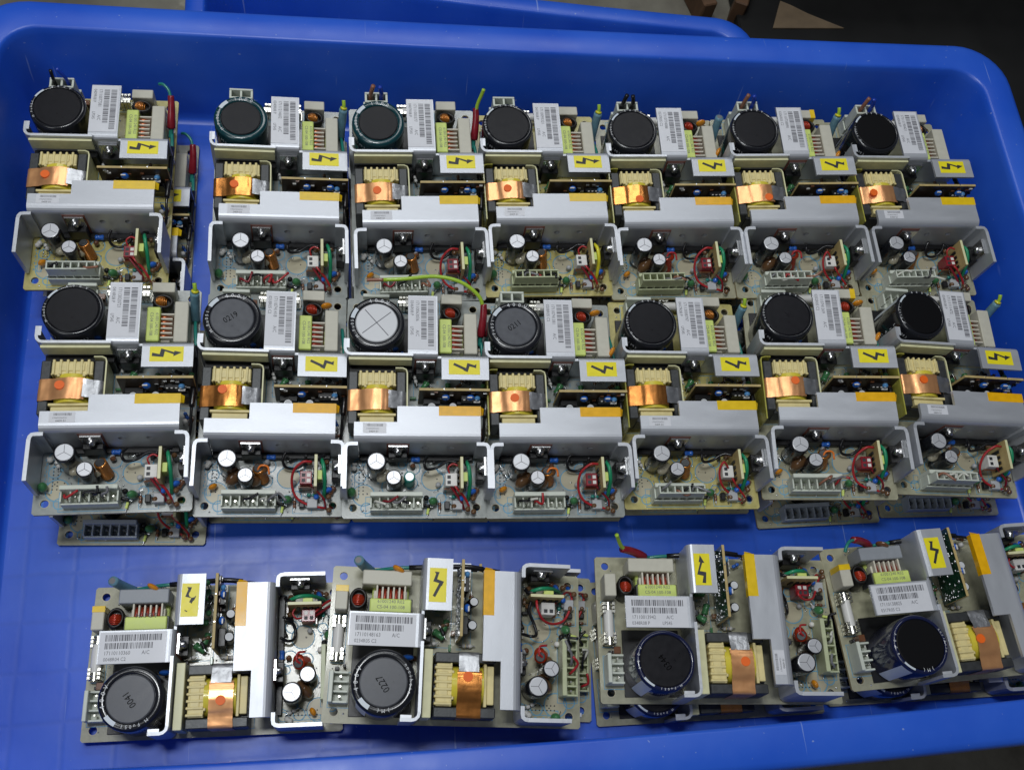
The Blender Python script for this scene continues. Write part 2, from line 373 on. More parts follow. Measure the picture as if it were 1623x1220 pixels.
def tray(name, inner, h, zf, rw, depth_in, label, bow, rin, skirt=13):
    """inner = corners of the rim's inner edge; rim top at h; floor at zf; wall leans in by depth_in at the floor"""
    mb = MB(); L_ = []
    def lp(f, r, z, rr, bw=1.0): L_.append((outline(grow(inner, [q*f for q in depth_in]) if not isinstance(r, tuple) else grow(inner, r), rr, tuple(b*bw for b in bow)), z))
    lp(-1.35, 0, zf, rin*0.55)
    lp(-1.12, 0, zf+0.7, rin*0.62)
    lp(-1.0, 0, zf+2.2, rin*0.68)
    lp(-0.92, 0, zf+6, rin*0.72)
    H = h-zf
    lp(-0.5, 0, zf+H*0.5, rin*0.9)
    lp(-0.12, 0, h-5, rin)
    w1 = rw
    for e, z in ((0.0, h-1.6), (0.7, h-0.4), (2.0, h), (w1*0.55, h+0.5), (w1-4.0, h), (w1-1.6, h-0.8), (w1-0.4, h-2.4), (w1, h-5), (w1+0.6, h-skirt), (w1-1.6, h-skirt), (w1-2.4, h-5), (w1-5, h-3), (4.5, h-3), (2.2, h-5)):
        lp(0, (e, e, e, e), z, rin+e*0.6)
    lp(-1.0, 0, zf+2, rin*0.8)
    lp(-1.3, 0, zf-2.4, rin*0.6)
    # outer shell is pushed out 2.5 mm
    for q in (-2, -1):
        z = L_[q][1]; f = -1.0 if q == -2 else -1.25
        L_[q] = (outline(grow(inner, [d*f+2.6 for d in depth_in]), rin*0.9, bow), z)
    loft(mb, L_, 'tray_blue', 'tray_floor')
    lp_, z = L_[-1]; mb.add([(x, y, z) for x, y in lp_], [tuple(range(len(lp_)))[::-1]], 'tray_blue')
    top(name, label, 'tray', mb.mesh(name))
IN = ((-197, 24.5), (406, 18.5), (408, 407), (-197, 428))
tray('plastic_tray', IN, 60, -4.6, 21, (1.0, 8, 12, 7), 'large blue plastic tray with a wide rim holding all the circuit boards', (5.0, 0, -2, 0), 20)
IN2 = ((-98, 60), (284, 60), (284, 500), (-98, 548))
tray('plastic_tray', IN2, -15, -74, 14, (10, 10, 12, 10), 'empty blue plastic tray lying beneath and behind the filled tray', (0, 0, -3, 0), 22)

# ------------------------------------------------------------------ the power supply board
def bolt_poly(kind):
    if kind == 'arrow': return [(-7.6, -1.3), (-1.6, -1.9), (-1.0, 1.6), (3.6, -0.2), (3.5, -1.4), (7.8, 0.9), (4.0, 1.8), (3.8, 1.0), (-2.9, 3.2), (-3.6, -0.2), (-7.4, 0.7)]
    return [(-6.3, 1.2), (-5.6, 2.5), (0.9, -0.6), (1.7, 2.5), (5.6, 1.2), (6.8, 1.9), (6.6, -0.6), (5.2, -0.1), (2.9, 0.5), (1.8, -3.0), (-0.6, -2.0), (-0.4, -1.7)]
def f_pcb(mb, pm):
    o = [(1, 0), (75, 0), (76, 1), (76, 126), (75, 127), (1, 127), (0, 126), (0, 1)]
    hs = [circ(5.6, 5.7, 2.0), circ(70.6, 5.8, 2.0), circ(5.4, 121.5, 2.0), circ(71, 121.6, 2.0)]
    mb.plate(o, hs, -1.6, 0, pm, 'pcb_edge')
    rr = random.Random(5)
    for _ in range(120):   # trimmed pins under the board
        x, y = rr.uniform(6, 70), rr.uniform(10, 118)
        mb.cyl(x, y, -2.6, -1.6, 0.5, 'solder', 5)
def f_silk(mb):
    z = 0.04
    def r(x, y, rad, t=0.5, a0=0, a1=360): mb.ring(x, y, z, rad-t, rad, 'silk', 28, a0, a1)
    for x, y, rad in ((11, 12.5, 6.0), (47.5, 21, 6.2), (16, 27, 5.6), (25, 17, 4.8), (12.5, 5.5, 3.0), (9, 22, 3.2), (53, 27, 3.4), (37, 27.5, 4.0), (36, 19, 3.6), (47, 9, 2.6), (63, 8, 4.2), (68, 14, 3.6), (31, 29, 2.2), (58, 22, 2.5), (52, 11, 2.8), (8, 30, 2.6)): r(x, y, rad)
    for k in range(9): mb.quad(4.2+k % 2*0.5, 4.7+k % 2*0.5, 12+k*2, 13.2+k*2, z, 'silk')
    for x0, x1, y0, y1 in ((6, 8.5, 11, 29), (12, 44, 1.2, 11.6), (50, 60, 1.5, 8), (54, 60, 11, 20), (7, 24, 114, 125), (28, 52, 118, 125), (37, 72, 66, 80), (3, 34, 44, 80), (38, 76, 56, 60)):
        for a, b, c, d in ((x0, x1, y0, y0+0.3), (x0, x1, y1-0.3, y1), (x0, x0+0.3, y0, y1), (x1-0.3, x1, y0, y1)): mb.quad(a, b, c, d, z+0.01, 'silk')
    rr = random.Random(3)
    for _ in range(55):
        x, y = rr.choice(((rr.uniform(2, 74), rr.uniform(1, 33)), (rr.uniform(36, 74), rr.uniform(56, 80))))
        mb.text(rr.choice(('R12', 'C7', 'D4', 'Q2', 'R31', 'L3', '+', 'C21', 'J1')), 1.7, T(x, y, z+0.02, rz=rr.choice((0, 90))), 'silk')
    for x, y, rad in ((47.5, 21, 5.6), (11, 12.5, 5.2)): mb.lathe([(rad, 0.02), (rad, 0.03)], 'disc_cream', T(x, y, 0), 24, False, False, True)
def f_solder(mb, seed):
    rr = random.Random(seed)
    for k in range(9):
        for j in range(2): mb.cyl(10.5+j*2.2-2, 13+k*1.9, 0.0, 0.09, 0.42, 'ink', 6)
    for _ in range(90):
        x, y = rr.choice(((rr.uniform(8, 72), rr.uniform(2, 32)),)*3+((rr.uniform(36, 74), rr.uniform(56, 80)), (rr.uniform(2, 74), rr.uniform(84, 125))))
        m = rr.choice(('solder', 'solder', 'ink', 'ink_grey'))
        if m == 'solder': mb.ball(x, y, 0.05, 0.55, 0.55, 0.4, m, 7)
        else: mb.cyl(x, y, 0, 0.06, 0.4, m, 7)
    for x, y in ((5.6, 5.7), (70.6, 5.8), (5.4, 121.5), (71, 121.6)): mb.ring(x, y, 0.05, 2.05, 2.35, 'disc_cream')
def ang_text(mb, txt, r, a_start, step, size, z, m, sgn=-1):
    # letters round the shoulder of the can, tops outward
    for k, ch in enumerate(txt):
        a = a_start+sgn*step*k
        if ch == ' ': continue
        v, f, w_ = text_mesh(ch)
        M = T(0, 0, z, rz=a-90) @ T(0, r, 0)
        mb.text(ch, size, M, m, center=True)
CAPX, CAPY = 16.7, 99.2
def f_cap_body(mb, sl, wide):
    M = T(CAPX, CAPY, 0)
    if not wide:
        return mb.lathe([(14.6, 0.3), (15.1, 1.5), (15.1, 27.0), (14.9, 28.2), (14.4, 29.1), (13.7, 29.4), (13.2, 29.35), (12.9, 29.1), (12.8, 28.6)], sl, M, 56)
    mb.lathe([(14.6, 0.3), (15.1, 1.5), (15.1, 27.2), (14.9, 28.4), (14.3, 29.1), (13.4, 29.4), (12.0, 29.4), (11.5, 29.0), (11.3, 28.6)], sl, M, 56)
def f_cap_disc(mb, dm, stamp, x, wide):
    M = T(CAPX, CAPY, 0); q = 0 if wide else 1.5
    mb.lathe([(11.35+q, 28.4), (11.1+q, 29.0), (10.7+q, 29.2)], dm, M, 48, False, False)
    if x == 'x':
        for a in (35, 125): mb.box(-1.8, 1.8, -0.25, 0.25, 29.2, 29.35, 'disc_black', 0.05, M @ T(rz=a))
    if x == 'vent':
        for a in (40, 130): mb.box(-9.8, 9.8, -0.22, 0.22, 29.2, 29.28, 'ink_grey', 0.02, M @ T(rz=a))
    if stamp: mb.text(stamp, 4.6, M @ T(0, -1, 29.26, rz=35), 'disc_deep', center=True, sx=0.9)
def f_cap_print(mb, style, wide):
    z = 29.46; M0 = T(CAPX, CAPY, 0); tmp = MB()
    a0 = 118 if style != 'silver' else 135
    tmp.ring(0, 0, z, 11.9, 14.0, 'sleeve_white', 10, a0+8, a0+34) if wide else tmp.ring(0, 0, z, 13.1, 14.1, 'sleeve_white', 10, a0+8, a0+34)
    ang_text(tmp, '400V' if style != 'teal' else '1000', 11.9 if wide else 13.0, 106, 14, 2.9 if wide else 1.9, z+0.01, 'white_ink')
    ang_text(tmp, 'nichicon' if style == 'brand' else '150uF M', 12.1 if wide else 13.0, 250 if style == 'brand' else 168, 8.5 if wide else 7, 2.2 if wide else 1.6, z+0.01, 'white_ink', 1)
    if style == 'brand': ang_text(tmp, '(M)', 12.1, 172, 11, 2.2, z+0.01, 'white_ink', 1)
    mb.add([M0 @ Vector(p) for p in tmp.v], [f for f, k in zip(tmp.f, tmp.mi) if tmp.mats[k] == 'sleeve_white'], 'sleeve_white')
    mb.add([M0 @ Vector(p) for p in tmp.v], [f for f, k in zip(tmp.f, tmp.mi) if tmp.mats[k] == 'white_ink'], 'white_ink')
    # pale stripe and printing running down the side of the sleeve
    vs = []; r_ = 15.16
    for k in range(7):
        a = R(a0+9+k*4); vs += [(CAPX+r_*math.cos(a), CAPY+r_*math.sin(a), 2), (CAPX+r_*math.cos(a), CAPY+r_*math.sin(a), 27.5)]
    mb.add(vs, [(2*k, 2*k+2, 2*k+3, 2*k+1) for k in range(6)], 'sleeve_white')
    for j, tx in enumerate(('LS(M)', '150uF', '400V', 'CE85')):
        for k, ch in enumerate(tx):
            for base in (200, 262):
                a = base+k*9; mb.text(ch, 3.0, T(CAPX, CAPY, 0, rz=a) @ T(r_+0.02, 0, 22-j*4.6) @ Matrix(((0, 0, 1, 0), (1, 0, 0, 0), (0, 1, 0, 0), (0, 0, 0, 1))), 'white_ink', center=True)
def f_hsA(mb):
    m = 'alu'
    # wall, with the low left arm hooking round the capacitor
    pl = [(1.2, 90.7), (1.2, 85.3), (1.5, 84.0), (2.4, 83.0), (3.7, 82.7), (36.2, 82.7)]
    mb.strip(pl, -1.5, 1.0, 27.3, m, fn=lambda u, v, a: (u, v, a))
    mb.box(1.22, 2.66, 85.4, 90.6, 27.3, 27.42, 'alu_edge'); mb.box(4, 36, 81.25, 82.65, 27.3, 27.42, 'alu_edge')
    # upright wall behind the transistor
    mb.box(36.4, 76.3, 81.3, 82.8, 1.0, 23.6, m, 0.1)
    # label flange bending away from the wall
    def arc(y0, z0, r, s): return [(y0+s*r*(1-math.cos(R(t))), z0+r*math.sin(R(t))) for t in (0, 22, 45, 68, 90)]
    p = [(81.35, 20.0)]+arc(81.35, 23.6, 2.6, 1)+[(117.0, 26.2)]
    mb.strip(p, -1.5, 33.4, 49.2, m, fn=lambda u, v, a: (a, u, v))
    # sticker flange bending towards the transformer side
    p = [(82.85, 20.0)]+arc(82.85, 23.3, 2.8, -1)+[(68.5, 26.1)]
    mb.strip(p, 1.5, 51.2, 76.4, m, fn=lambda u, v, a: (a, u, v))
def f_label(mb, t1, t2, t3):
    z = 26.25
    M = T(48.6, 82.9, z) @ T(rz=-90) @ T(-34.0, -15.4, 0)   # x along -y of the board, y along +x
    mb.box(0.4, 31.6, 0.2, 15.2, 0, 0.12, 'label', 0.03, M)
    rr = random.Random(t1)
    for (y0, y1, x1) in ((10.9, 14.0, 29.3), (7.2, 10.1, 25.5)):
        x = 3.0
        while x < x1:
            w_ = rr.choice((0.22, 0.22, 0.45, 0.7)); mb.quad(x, x+w_, y0, y1, 0.16, 'ink_grey', M); x += w_+rr.choice((0.25, 0.25, 0.5))
    mb.text(t1, 2.6, M @ T(2.8, 4.4, 0.16), 'ink_grey', sx=0.86); mb.text('A/C', 2.6, M @ T(20.4, 4.4, 0.16), 'ink_grey', sx=0.86)
    mb.text(t2, 2.4, M @ T(2.8, 1.5, 0.16), 'ink_grey', sx=0.86)
    if t3: mb.text(t3, 2.4, M @ T(18.2, 1.5, 0.16), 'ink_grey', sx=0.86)
def f_sticker(mb, kind, worn):
    M = T(63.3, 75.6, 26.12)
    mb.box(-8.3, 8.3, -4.2, 4.2, 0, 0.10, 'yellow', 0.03, M)
    P = bolt_poly(kind)
    if kind == 'arrow': P = [(x, y*1.0) for x, y in P]
    # ear-clip through triangle_fill so the concave shape is clean
    b = MB(); b.plate([(x*0.95, y*0.95) for x, y in P], [], 0.11, 0.15, 'ink')
    mb.add(b.v, b.f, 'ink', False, M)
    if worn:
        for x, y, rx in ((-3, 1.5, 2.2), (2.5, -1.6, 1.8), (-5, -2, 1.5), (5, 2, 1.4)): mb.prism(circ(x, y, rx, 9), 0.155, 0.17, 'yellow', M @ T(rz=12))
def f_hsB(mb):
    m = 'alu'
    def arc(y0, z0, r): return [(y0+r*(1-math.cos(R(t))), z0+r*math.sin(R(t))) for t in (0, 18, 36, 54, 72, 90)]
    hs = [circ(42.5, 15.5, 1.7, 16), circ(56, 15.8, 1.7, 16)]
    pl = MB(); pl.plate([(8.2, 1), (69.2, 1), (69.2, 22), (8.2, 22)], hs, 0, 2.0, m)
    mb.add([(x, 34.0+(2.0-z), y) for x, y, z in pl.v], [f[::-1] for f in pl.f], m)
    p = [(34.0, 22.0)]+arc(34.0, 23.2, 4.0)+[(44.2, 27.2)]
    mb.strip(p, -2.0, 6.0, 71.2, m, fn=lambda u, v, a: (a, u, v))
    mb.box(28.0, 71.2, 44.2, 52.9, 25.2, 27.2, m)
    for s in (0, 1):
        X = (lambda x: x) if s == 0 else (lambda x: 77.2-x)
        pl = [(0.9, 9.5), (0.9, 30.2), (1.3, 32.2), (2.5, 33.7), (4.6, 34.1), (8.1, 34.1)]
        mb.strip([(X(a), b) for a, b in pl], (-1.9 if s == 0 else 1.9), 1.5, 25.3, m, fn=lambda u, v, a: (u, v, a))
        x0, x1 = (0.95, 2.75) if s == 0 else (74.45, 76.25)
        mb.box(x0, x1, 9.6, 30.2, 25.3, 25.42, 'alu_edge')
def f_tape(mb, m):
    mb.box(49.5, 71.5, 47.8, 53.15, 27.2, 27.29, m, 0.03); mb.box(49.5, 71.5, 52.92, 53.1, 23.5, 27.2, m)
    mb.add([(71.2, 52.9, 27.25), (73.2, 52.4, 25.5), (72.8, 49, 24.6), (71.2, 48, 27.25)], [(0, 1, 2, 3)], m)
def f_serial(mb):
    M = T(12.0, 37.6, 27.2) @ T(0, 0, 0.0)
    mb.box(-1.5, 10.5, 0.6, 6.0, 0.0, 0.1, 'label', 0.02, M)
    rr = random.Random(8); x = 0.6
    while x < 8.6: w_ = rr.choice((0.2, 0.35)); mb.quad(x, x+w_, 4.2, 5.5, 0.13, 'ink_grey', M); x += w_+0.3
    mb.text('170602044521', 1.15, M @ T(0, 2.6, 0.13), 'ink_grey'); mb.text('0409 01', 1.5, M @ T(1.6, 0.9, 0.13), 'ink')
def f_trans_core(mb):
    for x0, x1 in ((2.4, 7.2), (27.6, 32.4)): mb.box(x0, x1, 45.5, 75.0, 3.0, 19.8, 'ferrite', 0.5)
    for y0, y1 in ((45.5, 49.8), (70.7, 75.0)): mb.box(7.2, 27.6, y0, y1, 3.0, 14.5, 'ferrite', 0.3)
    mb.box(3.5, 31, 47, 74, 0.2, 3.0, 'bobbin', 0.3)
def f_bobbin(mb):
    # ribbed pin carrier, far flange and near flange
    mb.box(7.6, 27.2, 67.0, 74.2, 4.0, 20.6, 'bobbin', 0.5)
    for k in range(6): mb.box(8.0+k*3.3, 9.3+k*3.3, 66.6, 74.9, 15.6, 21.5, 'bobbin', 0.3)
    mb.box(11.5, 23.5, 68.6, 73.2, 20.0, 21.1, 'bobbin', 0.3)
    for k in range(4): mb.box(10.5+k*4.0, 12.0+k*4.0, 65.6, 67.0, 18.0, 20.9, 'bobbin', 0.3)
    mb.box(7.5, 27.4, 66.6, 67.6, 3.0, 20.6, 'bobbin', 0.2)
    mb.box(7.5, 27.4, 49.9, 51.3, 3.0, 20.4, 'bobbin', 0.2)
    mb.box(8.6, 26.4, 46.3, 49.8, 15.0, 19.4, 'bobbin', 0.3)
def f_winding(mb):
    pts = [(17.4+9.3*math.cos(a), 12.0+10.2*math.sin(a)) for a in [math.pi*2*k/28 for k in range(28)]]
    M = Matrix(((1, 0, 0, 0), (0, 0, 1, 51.4), (0, 1, 0, 0), (0, 0, 0, 1)))
    mb.prism(pts, 0, 15.4, 'winding_tape', M, True)
def f_copper(mb, dark):
    # band wrapped over both outer legs and humped over the winding; bottom end tucked under the core
    y0, y1 = (52.6, 64.2)
    path = [(2.05, 3.4), (2.05, 19.4), (2.5, 20.3), (6.2, 20.7), (9.0, 21.2), (11.5, 22.3), (14.5, 22.9), (17.4, 23.1), (20.3, 22.9), (22.5, 22.4), (24.2, 21.8)]
    n = 12; P = []
    for i in range(len(path)-1):
        for k in range(3):
            t = k/3; P.append((path[i][0]*(1-t)+path[i+1][0]*t, path[i][1]*(1-t)+path[i+1][1]*t))
    P.append(path[-1]); rr = random.Random(4+dark); vs = []; ny = 5
    for i, (x, z) in enumerate(P):
        for j in range(ny): vs.append((x+rr.uniform(-.10, .10), y0+(y1-y0)*j/(ny-1)+rr.uniform(-.12, .12), z+0.08+rr.uniform(-.13, .13)))
    mb.add(vs, [(i*ny+j, i*ny+j+1, (i+1)*ny+j+1, (i+1)*ny+j) for i in range(len(P)-1) for j in range(ny-1)], 'copper_dark' if dark else 'copper', True)
def f_foil(mb):
    pts = [(23.4, 22.3), (25.5, 22.0), (28.0, 21.0), (30.2, 20.4), (32.4, 20.1), (32.9, 19.0), (32.9, 10)]
    rr = random.Random(9); vs = []; ny = 5
    for x, z in pts:
        for j in range(ny): vs.append((x, 54.0+9.6*j/(ny-1)+rr.uniform(-.3, .3), z+0.12+rr.uniform(-.25, .25)))
    mb.add(vs, [(i*ny+j, i*ny+j+1, (i+1)*ny+j+1, (i+1)*ny+j) for i in range(len(pts)-1) for j in range(ny-1)], 'foil', True)
def f_dot(mb, x, y): mb.lathe([(2.35, 22.6), (2.35, 23.42)], 'orange_dot', T(x, y, 0), 20, False, False, True)
def f_sheet(mb, row, left=False):
    if row == 'C':
        mb.box(2.0, 33.5, 76.2, 80.4, 1.5, 21.5, 'sheet', 0.3)
    else:
        mb.strip([(33.6, 55.0), (33.6, 74.5), (33.0, 76.6), (31.0, 77.6), (27.0, 77.6)], 0.7, 1.0, 19.6, 'sheet', fn=lambda u, v, a: (u, v, a))
        if left: mb.strip([(7, 77.6), (4.0, 77.6), (1.6, 77.0), (0.9, 75.0), (0.9, 40.0)], 0.7, 1.0, 20.6, 'sheet_olive', fn=lambda u, v, a: (u, v, a))
        mb.box(2.4, 35.6, 79.4, 80.9, 17.5, 25.6, 'sheet', 0.1)
def f_foot_shade(mb):  # black strip standing in for the shade at the wall foot
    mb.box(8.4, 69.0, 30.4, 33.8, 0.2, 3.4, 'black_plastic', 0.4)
def f_gap_shade(mb):  # black block standing in for the shaded gap below the sheet
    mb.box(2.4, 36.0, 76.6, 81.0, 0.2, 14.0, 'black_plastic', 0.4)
def f_cap_shade(mb): mb.box(3.2, 37.0, 84.6, 114.6, 0.15, 0.9, 'black_plastic', 0.2)  # thin black sheet standing in for the shade under the main capacitor
def f_chip(mb, x, y, w_, l_, h, m): mb.box(x-w_/2, x+w_/2, y-l_/2, y+l_/2, 0.1, h, m, 0.25)
def f_choke(mb, hi):
    mb.box(50.8, 57.4, 87.6, 107.8, 6.0, 16.9, 'choke_yellow', 0.5)
    mb.box(51.8, 66.8, 88.6, 106.8, 1.5, 6.0, 'choke_yellow', 0.4)
    mb.box(51.4, 57.8, 86.9, 88.2, 2, 15.0, 'ferrite', 0.2); mb.box(51.4, 57.8, 107.2, 108.5, 2, 15.0, 'ferrite', 0.2)
    M = T(56.2, 97.6, 16.93) @ T(rz=-90)
    if hi: mb.text('HI-POT', 3.3, M @ T(0, 0.6, 0), 'ink', True)
    else:
        mb.text('61001240 R02', 2.25, M @ T(0, -0.9, 0), 'ink_grey', True); mb.text('CS-04 100-108', 2.25, M @ T(0, -3.6, 0), 'ink_grey', True)
def f_choke_bob(mb):
    for k in range(6): mb.box(57.6, 63.6+(0.8 if k in (0, 5) else 0), 90.4+k*2.75, 91.3+k*2.75, 4.0, 14.6, 'choke_bobbin', 0.2)
    mb.box(57.5, 62.2, 89.6, 106.0, 3.0, 11.5, 'choke_bobbin', 0.2)
def f_choke_coil(mb, red):
    for k in range(5):
        y = 92.2+k*2.75-0.35
        mb.lathe([(4.6, 0), (5.1, 0.3), (5.1, 1.5), (4.6, 1.8)], 'coil_dark' if red else 'coil', T(58.9, y-0.3, 8.4, rx=-90), 20)
def f_toroid(mb, red):
    A = T(56.6, 113.4, 0, ry=6) @ Matrix.Diagonal((1.0, 0.78, 1, 1))
    mb.lathe([(4.6, 0.5), (5.4, 1.5), (5.6, 11.5), (5.1, 12.8), (4.3, 13.2), (3.7, 12.6), (3.4, 10)], 'toroid_black', A, 30, True, True, True)
def f_toroid_w(mb, red):
    m = 'coil_red' if red else 'coil_orange'
    for k in range(8):
        x = 53.9+k*0.78; h = math.sqrt(max(0.1, 1-((k-3.5)/4.4)**2))
        mb.tube([(x, 113.4+3.4*math.cos(a)*h, 9.6+5.2*math.sin(a)*h) for a in [math.pi*j/8 for j in range(9)]], 0.46, m, 6, 1, caps=False)
def f_xcap(mb, g): mb.box(64.4, 71.6, 87.8, 112.0, 0.5, 15.4, g, 0.45)
def f_boxcap(mb, tape):
    mb.box(52.0, 63.8, 118.6, 124.6, 0.5, 13.5, 'box_beige', 0.4)
    if tape: mb.box(60.8, 63.9, 118.45, 124.7, 2, 13.62, 'tape_gold', 0.1)
def f_fuse(mb):
    mb.lathe([(2.5, -9.5), (2.6, -9), (2.6, 9), (2.5, 9.5)], 'ceramic', T(39.6, 122.0, 5.4, ry=90), 16)
    for x in (29.2, 47.0): mb.lathe([(2.75, 0), (2.75, 4)], 'clip_metal', T(x-1, 122.0, 5.4, ry=90), 16)
def f_clip(mb, x):
    for s in (-1, 1):
        for k in (-1, 0, 1): mb.box(x+k*2.0-0.8, x+k*2.0+0.8, 122+s*3.0-0.25, 122+s*3.0+0.25, 0.5, 8.0, 'clip_metal', 0.1); mb.box(x+k*2.0-0.8, x+k*2.0+0.8, 122+s*2.3-0.9+(0 if s < 0 else .2), 122+s*2.3+0.7, 8.0, 8.5, 'clip_metal', 0.1)
    mb.box(x-3.4, x+3.4, 119, 125, 0.3, 1.0, 'clip_metal', 0.1)
def f_ac(mb, plug):
    m = 'plastic_white'
    mb.box(8.8, 23.4, 122.6, 124.6, 0.3, 12.0, m, 0.3); mb.box(8.8, 23.4, 115.0, 122.6, 0.3, 3.0, m, 0.3)
    for k in range(3):
        mb.cyl(11.6+k*4.6, 119.2, 3.0, 10.0, 0.55, 'clip_metal', 8)
    for x in (8.8, 13.6, 18.2, 22.4): mb.box(x, x+1.0, 115.6, 122.6, 3.0, 8.0, m, 0.15)
def f_ac_plug(mb, wires):
    m = 'plastic_white'
    mb.box(9.6, 22.8, 115.6, 116.8, 8.6, 25.0, m, 0.2); mb.box(9.6, 22.8, 121.2, 122.4, 8.6, 25.0, m, 0.2)
    for x in (9.6, 15.6, 21.6): mb.box(x, x+1.2, 116.8, 121.2, 8.6, 24.6, m, 0.1)
    for x0 in (10.8, 16.8): mb.box(x0, x0+4.8, 116.8, 121.2, 9.0, 19.0, 'conn_dark')
def f_ac_wires(mb, v):
    a, b = {'short': ('black', 'blue'), 'brown': ('brown', 'blue'), 'dark': ('black', 'black')}[v]
    if v == 'short':
        mb.tube([(12.8, 119, 17), (12.4, 119.4, 27), (12.2, 121, 33)], 1.0, a); mb.tube([(19.4, 119, 17), (19.2, 119.8, 27), (15.5, 121.5, 34)], 1.0, b)
    else:
        mb.tube([(12.8, 119, 17), (13.2, 119.4, 28), (14.6, 120.6, 34)], 1.3, a); mb.tube([(19.4, 119, 17), (19.2, 119.6, 28), (18.2, 120.8, 33)], 1.3, b)
def f_outconn(mb, m):
    y0, y1 = 2.2, 10.4
    mb.box(14.6, 41.8, 8.9, 11.2, 0.3, 12.4, m, 0.25); mb.box(14.6, 41.8, 2.6, 9.0, 0.3, 2.6, m, 0.25)
    for k in range(7): x = 14.6+k*4.42; mb.box(x, x+0.85, 3.4, 9.0, 2.6, 9.6, m, 0.15)
    mb.box(14.7, 41.7, 2.5, 3.4, 2.6, 7.6, m, 0.15)
def f_outpins(mb):
    for k in range(6): mb.cyl(17.2+k*4.42, 6.2, 2.6, 8.4, 0.55, 'clip_metal', 8)
def f_outplug(mb, m):
    mb.box(15.6, 41.0, 3.8, 8.8, 8.2, 9.4, m, 0.2)
    for yy in (3.8, 8.1): mb.box(15.6, 41.0, yy, yy+0.8, 9.4, 17.0, m, 0.15)
    for k in range(7): x = 15.6+k*4.1; mb.box(x, x+0.8, 4.6, 8.1, 9.4, 16.6, m, 0.1)
def f_stubs(mb, seed, plug):
    rr = random.Random(seed); z = 9.0 if not plug else 12.0
    cols = rr.sample(['black', 'red', 'wirewhite', 'wiregrey', 'black', 'wiregrey', 'darkred', 'black', 'wirewhite', 'red', 'brown'], 4)
    for i, k in enumerate(sorted(rr.sample(range(6), 3+seed % 2))):
        x = 17.2+k*4.3; h = rr.uniform(3, 9)
        mb.tube([(x, 6.2, z-4), (x, 6.4, z+2), (x+rr.uniform(1, 5), 6.2+rr.uniform(-3, 3), z+h*0.75), (x+rr.uniform(2, 9), 6+rr.uniform(-4, 4), z+h)], 0.68, cols[i % 4], 7, 4)
def f_can(mb, x, y, h, r, sl='black_sleeve'):
    M = T(x, y, 0)
    mb.lathe([(r*0.97, 0.4), (r, 1.2), (r, 2.2), (r*0.95, 2.8), (r, 3.4), (r, h-1.0), (r*0.97, h-0.35), (r*0.88, h), (r*0.82, h-0.1)], sl, M, 28)
def f_cantop(mb, x, y, h, r, kind='y'):
    mb.lathe([(r*0.84, h-0.6), (r*0.84, h-0.02), (r*0.80, h+0.05)], 'can_top', T(x, y, 0), 26, False, False)
    for a in (90, 210, 330): mb.box(0, r*0.74, -0.13, 0.13, h+0.05, h+0.09, 'ink_grey', 0.0, T(x, y, 0, rz=a))
def f_inductor(mb, kind):
    x, y = 34.8, 19.2
    if kind == 'green':
        mb.cyl(x, y, 0.3, 12.5, 3.0, 'teal_comp', 20, 0.6); mb.cyl(x, y, 12.5, 12.6, 2.2, 'can_top', 16); return
    m = {'copper': 'coil_orange', 'red': 'coil_red', 'blob': 'coil_orange'}[kind]
    A = T(x, y, 0, rx=-14, ry=-10)
    mb.cyl(0, 0, 0.3, 13.6, 2.4, 'ferrite', 18, 0.3, A)
    for k in range(13): mb.lathe([(2.4, 0), (3.15, 0.25), (3.15, 0.65), (2.4, 0.9)], m, A @ T(0, 0, 1.2+k*0.9), 18)
    if kind != 'copper':
        mb.ball(x-0.6, y+3.2, 11.0, 3.4, 3.0, 2.2, 'resin' if kind == 'blob' else 'coil_red', 12)
        mb.tube([(x-3, y+1, 12), (x-1, y+4, 14.2), (x+2.6, y+3.6, 14), (x+3.4, y, 12.6)], 0.55, 'wireorange' if kind == 'blob' else 'red')
def f_glue(mb, seed):
    rr = random.Random(seed)
    if seed: mb.ball(20.5, 19.4, 5.0, 5.6, 3.6, 6.0, 'resin', 14, T(rz=40)); mb.ball(30.0, 17.6, 5.4, 4.2, 3.2, 5.2, 'resin', 12); return
    mb.ball(21.4, 20.6, 8.6, 4.4, 3.0, 2.6, 'glue_clear', 12, T(rz=40)); mb.ball(29.4, 18.8, 7.4, 3.6, 2.4, 2.2, 'glue_clear', 12)
def f_transistor(mb, M):
    # drawn lying: body in x/z plane, front facing -y
    mb.box(-5, 5, -1.2, 0, 0, 9.0, 'screw', 0.1, M @ T(0, 0, 8)); mb.box(-5, 5, -4.4, 0, 0, 9.2, 'black_plastic', 0.4, M @ T(0, 0, -1))
    for k in (-2.5, 0, 2.5): mb.box(k-0.45, k+0.45, -2.6, -2.0, -9, -1, 'clip_metal', 0.05, M)
def f_screw(mb, M):
    A = M @ T(0, -1.2, 12.4) @ T(rx=90)
    mb.lathe([(2.7, 0), (2.7, 0.6)], 'screw', A, 20, False); mb.lathe([(2.0, 0.6), (2.0, 1.9), (1.5, 2.5), (0.6, 2.9)], 'screw', A, 18)
    mb.box(-1.7, 1.7, -0.3, 0.3, 3.0, 3.1, 'ink', 0.0, A); mb.box(-0.3, 0.3, -1.7, 1.7, 3.0, 3.12, 'ink', 0.0, A)
def f_insul(mb, M): mb.box(-5.9, 5.9, -0.35, 0, -3, 18.4, 'red_insulator', 0.05, M)
